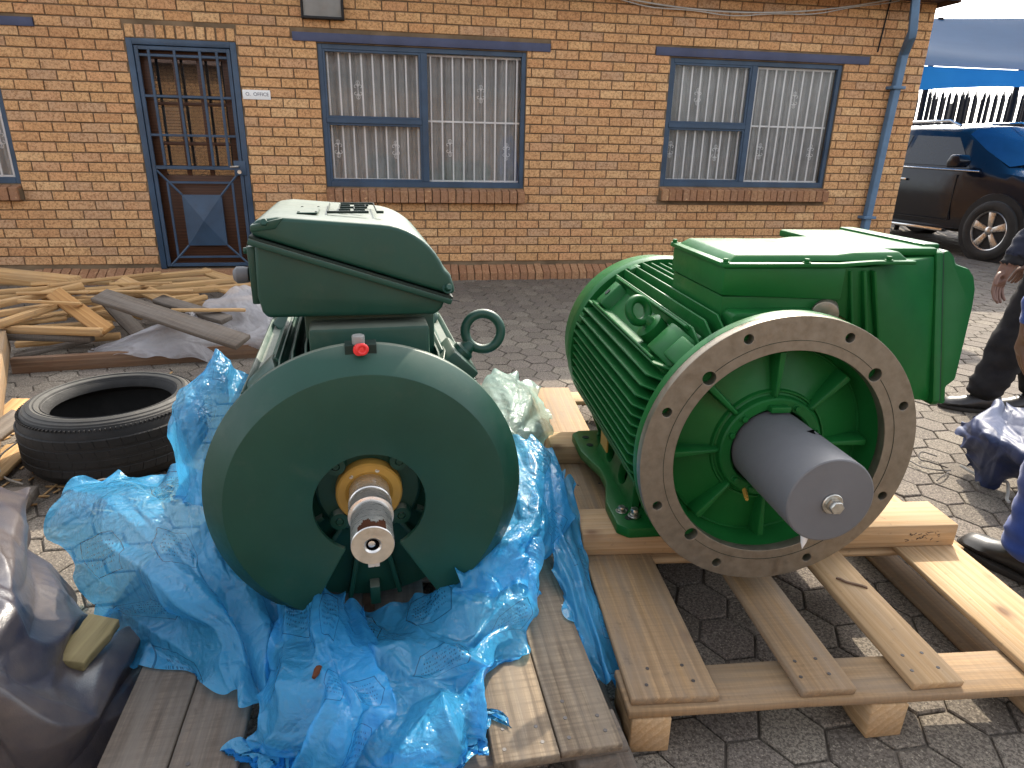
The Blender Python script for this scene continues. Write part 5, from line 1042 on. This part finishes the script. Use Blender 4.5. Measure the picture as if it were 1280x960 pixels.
def body_pt(x, k):
    xs = [s[0] for s in ST]
    for i in range(len(ST)-1):
        if xs[i] >= x >= xs[i+1]:
            f = (xs[i]-x)/(xs[i]-xs[i+1]); a, b = ST[i][1][k], ST[i+1][1][k]; return (a[0]+(b[0]-a[0])*f, a[1]+(b[1]-a[1])*f)
bx = np.concatenate([np.linspace(ST[i][0], ST[i+1][0], 4)[:-1] for i in range(len(ST)-1)]+[[ST[-1][0]]])
YC = .965
cm = MB(); vs = []; K = 9
for x in bx:
    ring = [body_pt(max(min(x, .93), -3.86), k) for k in range(K)]
    for yh, z in ring: vs.append((x, YC-yh, z))
    for yh, z in reversed(ring[:-1]): vs.append((x, YC+yh, z))
W2 = 2*K-1; fs = []
for i in range(len(bx)-1):
    for j in range(W2-1): fs.append((i*W2+j, i*W2+j+1, (i+1)*W2+j+1, (i+1)*W2+j))
    fs.append((i*W2+W2-1, i*W2, (i+1)*W2, (i+1)*W2+W2-1))
fs += [tuple(range(W2)), tuple(range(len(vs)-1, len(vs)-1-W2, -1))]
cm.add(vs, fs).build('body', M['car'], car, angle=40)
def side_patch(name, quad, mat, parent, off=.006, both=True, n=8):
    """patch lying on the car's side: quad of (x, fraction between belt point and roof edge)"""
    for sgn in ((-1, 1) if both else (-1,)):
        mb = MB(); vs = []
        for i in range(n+1):
            f = i/n; xb = quad[0][0]+(quad[1][0]-quad[0][0])*f; xt = quad[3][0]+(quad[2][0]-quad[3][0])*f
            for x, h in ((xb, quad[0][1]+(quad[1][1]-quad[0][1])*f), (xt, quad[3][1]+(quad[2][1]-quad[3][1])*f)):
                a, b = body_pt(x, 4), body_pt(x, 5); yh, z = a[0]+(b[0]-a[0])*h, a[1]+(b[1]-a[1])*h
                vs.append((x, YC+sgn*(yh+off), z))
        mb.add(vs, [(2*i, 2*i+2, 2*i+3, 2*i+1) for i in range(n)]); mb.build(name, mat, parent)
side_patch('side_window', [(-.58, .10), (-1.72, .08), (-1.72, .88), (-.98, .88)], M['car_glass'], car)
side_patch('side_window', [(-1.80, .08), (-2.70, .10), (-2.66, .88), (-1.80, .88)], M['car_glass'], car)
side_patch('side_window', [(-2.80, .12), (-3.40, .25), (-3.20, .85), (-2.78, .88)], M['car_glass'], car)
wsm = MB(); vs = []
for i in range(7):
    f = i/6; x = -.14+(-.88+.14)*f; a = body_pt(x, 5); c_ = body_pt(x, 8); b6, b7 = body_pt(x, 6), body_pt(x, 7)
    row = [(a[0]-.03, a[1]+.012), (b6[0], b6[1]+.012), (b7[0], b7[1]+.012), (0, c_[1]+.012)]
    for yh, z in row: vs.append((x+.01, YC-yh, z))
    for yh, z in reversed(row[:-1]): vs.append((x+.01, YC+yh, z))
wsm.add(vs, [(i*7+j, i*7+j+1, i*7+j+8, i*7+j+7) for i in range(6) for j in range(6)]).build('windscreen', M['windscreen'], car)
for sgn in (-1, 1):
    yy = YC+sgn*.962
    dl = MB()
    for x in (-.70, -1.76, -2.74): dl.box(x-.004, x+.004, yy-.008, yy+.008, .46, 1.06)
    dl.box(-2.74, -.70, yy-.007, yy+.007, .452, .460); dl.build('door_gap', M['black'], car, smooth=False)
    for x in (-1.62, -2.60): 
        h = MB(); h.box(x-.10, x+.09, YC+sgn*.985-.012, YC+sgn*.985+.012, .955, .985); h.build('door_handle', M['chrome'], car, bevel=.008)
    m_ = MB(); m_.prism([(-.70, 1.15), (-.52, 1.16), (-.48, 1.24), (-.52, 1.32), (-.66, 1.32), (-.71, 1.24)], 'y', YC+sgn*1.00, YC+sgn*1.20); m_.build('wing_mirror', M['car'], car, bevel=.03, seg=3)
    m_ = MB(); m_.box(-2.62, -.68, YC+sgn*.99-.05, YC+sgn*.99+.05, .30, .345); m_.build('running_board', M['chrome'], car, bevel=.012)
    m_ = MB(); m_.tube([(-1.1, YC+sgn*.66, 1.70), (-1.3, YC+sgn*.66, 1.775), (-3.1, YC+sgn*.65, 1.76), (-3.3, YC+sgn*.65, 1.70)], .018, 8); m_.build('roof_rail', M['chrome'], car)
    m_ = MB(); m_.tube([(-.40, YC+sgn*.935, 1.115), (-1.75, YC+sgn*.935, 1.14), (-2.75, YC+sgn*.935, 1.165), (-3.4, YC+sgn*.915, 1.19)], .010, 6); m_.build('waist_trim', M['chrome'], car)
    hl = MB(); hl.box(.70, .86, YC+sgn*.70-.14, YC+sgn*.70+.14, .76, .88, None); hl.build('headlight', M['lamp'], car, bevel=.03)
    tl = MB(); tl.box(-3.88, -3.70, YC+sgn*.74-.12, YC+sgn*.74+.10, .95, 1.12); tl.build('tail_light', M['red'], car, bevel=.02)
    for x, st in ((0, 0), (-2.91, 0)):
        yw = YC+sgn*.845
        ar = MB(); ar.lathe([(.385, .0), (.47, .0), (.485, .015), (.475, .05), (.44, .06), (.40, .03)], 40, (x, 0, .39), 'y', R(-15), R(195), mt=Matrix.Translation((0, YC+sgn*.915, 0)) @ Matrix.Scale(1 if sgn > 0 else -1, 4, (0, 1, 0))); ar.build('wheel_arch', M['car'], car)
        MB().cyl(.455, -.03, .0, 40, (x, YC+sgn*.962, .40)).build('arch_liner', M['black'], car, smooth=False)
        wh = link('wheel', None, car, (x, YC+sgn*1.0, .388), (0, 0, (st if x == 0 else 0) + (0 if sgn < 0 else PI)))
        MB().lathe([(.255, -.012), (.268, -.022), (.33, -.030), (.372, -.012), (.388, .03), (.388, .19), (.37, .225), (.26, .225)], 56).build('tyre', M['rubber'], wh)
        MB().lathe([(.258, -.008), (.250, -.016), (.238, -.010), (.226, .04), (.220, .15)], 56).build('rim', M['alloy'], wh)
        MB().cyl(.215, .06, .07, 40).build('brake_disc', M['black'], wh, smooth=False)
        for k in range(5):
            t = PI/2+2*PI*k/5; mt = Matrix.Rotation(-t+PI/2, 4, 'Y')
            mb = MB(); mb.add([(-.030, -.004, .04), (.030, -.004, .04), (.052, -.012, .234), (-.052, -.012, .234), (-.030, .04, .04), (.030, .04, .04), (.045, .04, .234), (-.045, .04, .234)], [(0,1,2,3), (0,4,5,1), (1,5,6,2), (2,6,7,3), (3,7,4,0), (4,7,6,5)])
            mb.v = [tuple(mt @ Vector(v)) for v in mb.v]; mb.build('spoke', M['alloy'], wh, bevel=.006)
        MB().lathe([(0, -.022), (.03, -.020), (.055, -.006), (.06, .03)], 24).build('hub_cap', M['alloy'], wh)
gr = MB(); gr.box(.80, .945, YC-.42, YC+.42, .60, .80); gr.build('grille', M['black'], car, bevel=.03)

# ---------------------------------------------------------------- shade canopy over the parking, palisade fence, pale wall behind
cn = thing('shade_canopy', 'blue shade-cloth carport canopy with brighter blue valance', 'canopy', (0, 0, 0))
def fabric(name, mat, f, nu, nv):
    mb = MB(); vs = [f(i/nu, j/nv) for i in range(nu+1) for j in range(nv+1)]
    mb.add(vs, [(i*(nv+1)+j, (i+1)*(nv+1)+j, (i+1)*(nv+1)+j+1, i*(nv+1)+j+1) for i in range(nu) for j in range(nv)]); return mb.build(name, mat, cn)
CX0, CX1, CY0, CY1 = 4.42, 12.6, 8.3, 12.6
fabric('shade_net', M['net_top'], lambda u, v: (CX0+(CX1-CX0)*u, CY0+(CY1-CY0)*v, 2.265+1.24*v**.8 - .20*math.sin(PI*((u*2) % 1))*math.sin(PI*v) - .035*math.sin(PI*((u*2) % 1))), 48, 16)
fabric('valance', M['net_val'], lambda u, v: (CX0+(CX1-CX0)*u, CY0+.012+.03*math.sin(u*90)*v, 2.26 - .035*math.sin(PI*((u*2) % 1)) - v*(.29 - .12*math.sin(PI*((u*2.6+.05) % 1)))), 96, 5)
for x, y, zt in ((4.46, CY0+.10, 2.25), (CX0+4.2, CY0+.10, 2.25), (CX1-.05, CY0+.10, 2.25), (7.06, CY1-.05, 3.48), (CX0+4.2, CY1-.05, 3.48), (CX1-.05, CY1-.05, 3.48)):
    MB().cyl(.045, 0, zt, 16, (x, y, 0), 'z').build('pole', M['fence'], cn)
for x in (CX0+.06, CX0+4.2): MB().tube([(x, CY0+.1, 2.19), (x, CY1-.05, 3.40)], .03, 8).build('rafter', M['fence'], cn)
fn = thing('palisade_fence', 'dark steel palisade fence with pointed pales behind the car', 'fence', (0, 0, 0))
pm_ = MB(); pm_.add([(-.035, 0, 0), (0, -.018, 0), (.035, 0, 0), (.035, 0, 2.14), (0, -.018, 2.20), (-.035, 0, 2.14), (-.022, 0, 2.20), (.022, 0, 2.20), (0, -.012, 2.33), (-.03, .004, 2.30), (.03, .004, 2.30)],
   [(0,1,4,5), (1,2,3,4), (5,4,8,6), (4,3,7,8), (5,6,9), (3,10,7)])
pale_me = pm_.mesh('pale', smooth=False); pale_me.materials.append(M['fence'])
k = 0; x = 5.0
while x < 15.5:
    link('pale', pale_me, fn, (x, 13.6, random.gauss(0, .01)), (0, random.gauss(0, .006), random.gauss(0, .05))).scale = (1, 1, 1.08); x += .125
for z in (.5, 1.86): MB().box(4.9, 15.6, 13.605, 13.655, z-.03, z+.03).build('rail', M['fence'], fn, smooth=False)
for x in (5.55, 8.3, 11.05, 13.8): MB().box(x-.05, x+.05, 13.66, 13.76, 0, 2.25).build('post', M['fence'], fn, bevel=.005)
fn2 = thing('palisade_fence', 'second dark palisade fence farther back behind the first', 'fence', (0, 0, 0))
x = 5.5
while x < 19:
    link('pale', pale_me, fn2, (x, 16.2, random.gauss(-.05, .01)), (0, random.gauss(0, .006), random.gauss(0, .05))).scale = (1, 1, 1.16); x += .15
for z in (.5, 1.80): MB().box(5.4, 19.1, 16.205, 16.255, z-.03, z+.03).build('rail', M['fence'], fn2, smooth=False)
ob = thing('brick_building', 'plain brick building across the yard, mirrored in the door panes', 'building', (0, -9, 0))
MB().box(-10, 9, -6, 0, 0, 3.3).build('wall', M['brick_far'], ob, smooth=False)
MB().prism([(-6.5, 3.3), (.5, 3.3), (-3, 4.4)], 'x', -10.4, 9.4).build('roof', M['roof'], ob, smooth=False)

# ---------------------------------------------------------------- people: one continuous skinned body each, clothing by region
def skinned(name, pts, edges, radii, mats, pick, parent=None, sub=3, root=0):
    me = bpy.data.meshes.new(name); me.from_pydata(pts, edges, [])
    o = bpy.data.objects.new(name, me); C.objects.link(o)
    o.modifiers.new('skin', 'SKIN').use_smooth_shade = True
    for i, r in enumerate(radii):
        rr = r if isinstance(r, tuple) else (r, r); me.skin_vertices[0].data[i].radius = rr
        me.skin_vertices[0].data[i].use_root = (i == root)
    s_ = o.modifiers.new('sub', 'SUBSURF'); s_.levels = s_.render_levels = sub
    dg = bpy.context.evaluated_depsgraph_get(); m2 = bpy.data.meshes.new_from_object(o.evaluated_get(dg)); bpy.data.objects.remove(o)
    m2.materials.clear()
    for m in mats: m2.materials.append(m)
    for p in m2.polygons: p.material_index = pick(p.center)
    rg = random.Random(5)
    for v in m2.vertices:                    # cloth folds
        q_ = Vector((v.co.x*9, v.co.y*9, v.co.z*17)); n_ = (1-abs(mnoise.noise(q_))*2.4)*.0065+mnoise.noise(v.co*6)*.008+mnoise.noise(v.co*38)*.0025
        if pick(v.co) in (0, 1): v.co += v.normal*n_*1.4
    m2.shade_smooth(); m2.name = name
    return link(name, m2, parent)
def make_hand(P, E, Rr, wrist, palm_dir, thumb_dir, side, size=1.0):
    """palm and five separate fingers hung from vertex index wrist"""
    w_ = Vector(P[wrist]); d = Vector(palm_dir).normalized(); t = Vector(thumb_dir).normalized(); nrm = d.cross(t).normalized()*side
    def addv(p, r, par): P.append(tuple(p)); Rr.append(r); E.append((par, len(P)-1)); return len(P)-1
    a = addv(w_+d*.045*size, (.030*size, .017*size), wrist); b = addv(w_+d*.085*size, (.036*size, .015*size), a)
    for k, (o_, L) in enumerate(((.027, .072), (.009, .080), (-.009, .075), (-.026, .060))):
        base = addv(w_+(d*.098+t*o_)*size, .0098*size, b); k1 = addv(w_+(d*(.098+L*.45)+t*o_*1.05-nrm*.012)*size, .0090*size, base)
        k2 = addv(w_+(d*(.098+L*.78)+t*o_*1.02-nrm*.030)*size, .0080*size, k1); addv(w_+(d*(.098+L*.98)+t*o_-nrm*.048)*size, .0065*size, k2)
    t1 = addv(w_+(d*.045+t*.040-nrm*.008)*size, .0125*size, a); t2 = addv(w_+(d*.075+t*.056-nrm*.018)*size, .0108*size, t1); addv(w_+(d*.102+t*.058-nrm*.030)*size, .0085*size, t2)
def shoe(parent, loc, rz, name='shoe', s=1.0):
    """lace-up shoe: sole and upper; x points to the toe"""
    sects = []
    for x, w_, h, b in ((-.085, .032, .085, .012), (-.07, .040, .115, .010), (-.03, .043, .125, .010), (.02, .044, .108, .012), (.06, .048, .084, .012), (.105, .051, .068, .010), (.145, .049, .062, .012), (.172, .040, .052, .014), (.186, .022, .034, .018)):
        row = []
        for k in range(14):
            t = 2*PI*k/14; yy = w_*math.cos(t); zz_ = b+(h-b)*.5*(1+math.sin(t)); zz_ = max(zz_, b+.002); row.append((x*s, yy*s*(1.06 if math.sin(t) < .2 else .86), zz_*s))
        sects.append(row)
    k = 14; mb = MB(); vs = [p for r_ in sects for p in r_]; fs = [tuple(range(k)), tuple(range(len(vs)-1, len(vs)-1-k, -1))]
    for i in range(len(sects)-1):
        for j in range(k): fs.append((i*k+j, i*k+(j+1) % k, (i+1)*k+(j+1) % k, (i+1)*k+j))
    o = mb.add(vs, fs).build(name, M['leather'], parent, loc=loc, rot=(0, 0, rz), angle=60)
    outl = []
    for k in range(28):
        t = 2*PI*k/28; x = .055+.145*math.cos(t); w_ = .046+.008*math.sin((x+.09)*9) ; outl.append((x*s, w_*s*math.sin(t)*(1.08 if x > .03 else .95)))
    MB().prism(outl, 'z', 0, .020*s).build('sole', M['sole'], o, bevel=.004)
    lc = MB()
    for k in range(4):
        x = .022+.016*k; z = .108-.0095*k-(.002 if k == 0 else 0); lc.tube([(x, -.022, z-.010), (x+.004, 0, z+.001), (x, .022, z-.010)], .0028, 5)
    lc.build('laces', M['black_cloth'], o)
    return o
def head_part(parent, c, face, hairmat):
    mb = MB(); n, m_ = 20, 14; vs = []; f = Vector(face).normalized(); s_ = Vector((0, 0, 1)).cross(f)
    for i in range(m_+1):
        a = PI*i/m_
        for j in range(n):
            b = 2*PI*j/n; u = math.sin(a)*math.cos(b); v = math.sin(a)*math.sin(b); z = math.cos(a)
            r = 1+.10*max(0, u)*math.exp(-((z+.05)/.16)**2)*math.exp(-(v/.22)**2)*2.0 - (.05 if z < -.4 else 0)+.05*max(0, u)*math.exp(-((z+.45)/.12)**2)*math.exp(-(v/.4)**2)
            p = Vector(c)+f*u*.098*r+s_*v*.076*r+Vector((0, 0, z*.125)); vs.append(tuple(p))
    mb.add(vs, [(i*n+j, i*n+(j+1) % n, (i+1)*n+(j+1) % n, (i+1)*n+j) for i in range(m_) for j in range(n)])
    h = mb.build('head', M['skin'], parent)
    for q in (-1, 1):
        MB().lathe([(0, -.011), (.008, -.008), (.011, 0), (.008, .008), (0, .011)], 12, axis='z').build('eye', M['paper'], h, loc=tuple(Vector(c)+f*.088+s_*q*.033+Vector((0, 0, .012))))
        MB().lathe([(0, -.028), (.012, -.015), (.014, .01), (0, .03)], 12, axis='z').build('ear', M['skin'], h, loc=tuple(Vector(c)+s_*q*.078))
    MB().lathe([(.088, .0), (.098, .03), (.092, .07), (.06, .11), (0, .132)], 24, axis='z').build('hair', hairmat, h, loc=tuple(Vector(c)-f*.012+Vector((0, 0, .005))))
    return h
# person at the right edge, dark navy jacket and black trousers, facing left
P1 = thing('person', 'person in dark navy jacket and black trousers standing by the green motor', 'person', (2.68, 3.38, 0))
pts = [(.04, 0, .95), (.02, .0, 1.12), (-.02, 0, 1.30), (-.05, 0, 1.44), (-.08, 0, 1.53),
  (.0, -.09, .90), (-.065, -.07, .50), (-.135, -.02, .13), (-.15, -.02, .07),
  (.08, .08, .90), (.11, .04, .50), (.15, -.02, .13), (.14, -.02, .07),
  (.0, -.165, 1.385), (-.13, -.20, 1.12), (-.27, -.21, .93), (-.335, -.22, .815)]
ed = [(0,1), (1,2), (2,3), (3,4), (0,5), (5,6), (6,7), (7,8), (0,9), (9,10), (10,11), (11,12), (3,13), (13,14), (14,15), (15,16)]
rad = [(.15,.13), (.16,.125), (.175,.13), (.14,.105), .058, .11, .096, .094, .066, .11, .096, .092, .066, .078, .066, .060, .031]
make_hand(pts, ed, rad, 16, (-.25, 0, -1), (-1, -.3, .2), 1, 1.0)
pts += [(.0, .165, 1.385), (.12, .25, 1.13), (.12, .24, .92), (.10, .23, .81)]; i0 = len(pts)-4; ed += [(3, i0), (i0, i0+1), (i0+1, i0+2), (i0+2, i0+3)]; rad += [.075, .062, .052, .030]
make_hand(pts, ed, rad, i0+3, (-.2, 0, -1), (-1, .3, .1), -1, .95)
def pick1(c):
    if c.z > 1.49: return 2
    if c.z < .825 and (c.x < -.22 and c.y < -.12 and c.z > .55): return 2
    if c.z < .84 and c.y > .15 and c.z > .55: return 2
    return 0 if c.z > .86 else 1
skinned('body', pts, ed, rad, [M['navy_cloth'], M['black_cloth'], M['skin']], pick1, P1)
shoe(P1, (-.14, -.03, 0), PI-.35); shoe(P1, (.125, -.02, 0), PI-.1)
head_part(P1, (-.11, 0, 1.66), (-1, -.1, -.15), M['hair'])
# person at the lower right edge, royal blue workwear
P2 = thing('person', 'person in royal blue workwear and scuffed black boots at the right edge', 'person', (1.80, 1.85, 0))
pts = [(0, 0, .93), (.0, 0, 1.10), (.0, 0, 1.28), (.0, 0, 1.42), (-.02, 0, 1.51),
  (-.06, -.02, .88), (-.10, .0, .48), (-.11, .0, .13), (-.11, .0, .07),
  (.09, .08, .88), (.12, .08, .48), (.14, .07, .13), (.14, .07, .07),
  (-.10, .11, 1.375), (-.18, .12, 1.10), (-.20, .13, .92), (-.215, .13, .815)]
ed = [(0,1), (1,2), (2,3), (3,4), (0,5), (5,6), (6,7), (7,8), (0,9), (9,10), (10,11), (11,12), (3,13), (13,14), (14,15), (15,16)]
rad = [(.15,.13), (.155,.125), (.17,.13), (.14,.105), .056, .10, .088, .088, .066, .10, .088, .086, .064, .07, .058, .050, .029]
make_hand(pts, ed, rad, 16, (-.05, 0, -1), (-.4, -1, 0), 1, .92)
pts += [(.08, -.15, 1.375), (.15, -.22, 1.10), (.12, -.2, .90), (.10, -.19, .80)]; i0 = len(pts)-4; ed += [(3, i0), (i0, i0+1), (i0+1, i0+2), (i0+2, i0+3)]; rad += [.07, .058, .050, .029]
make_hand(pts, ed, rad, i0+3, (0, 0, -1), (-1, .4, 0), -1, .92)
def pick2(c):
    if c.z > 1.47: return 2
    if c.z < .82 and c.z > .5 and c.x < -.15 and c.y > .08: return 2
    if c.z < .82 and c.z > .55 and c.y < -.15: return 2
    return 0
skinned('body', pts, ed, rad, [M['blue_cloth'], M['blue_cloth'], M['skin']], pick2, P2)
shoe(P2, (-.112, .0, 0), R(112), 'boot', 1.08); shoe(P2, (.14, .07, 0), R(95), 'boot', 1.08)
head_part(P2, (-.03, 0, 1.64), (-.8, .6, -.2), M['hair'])
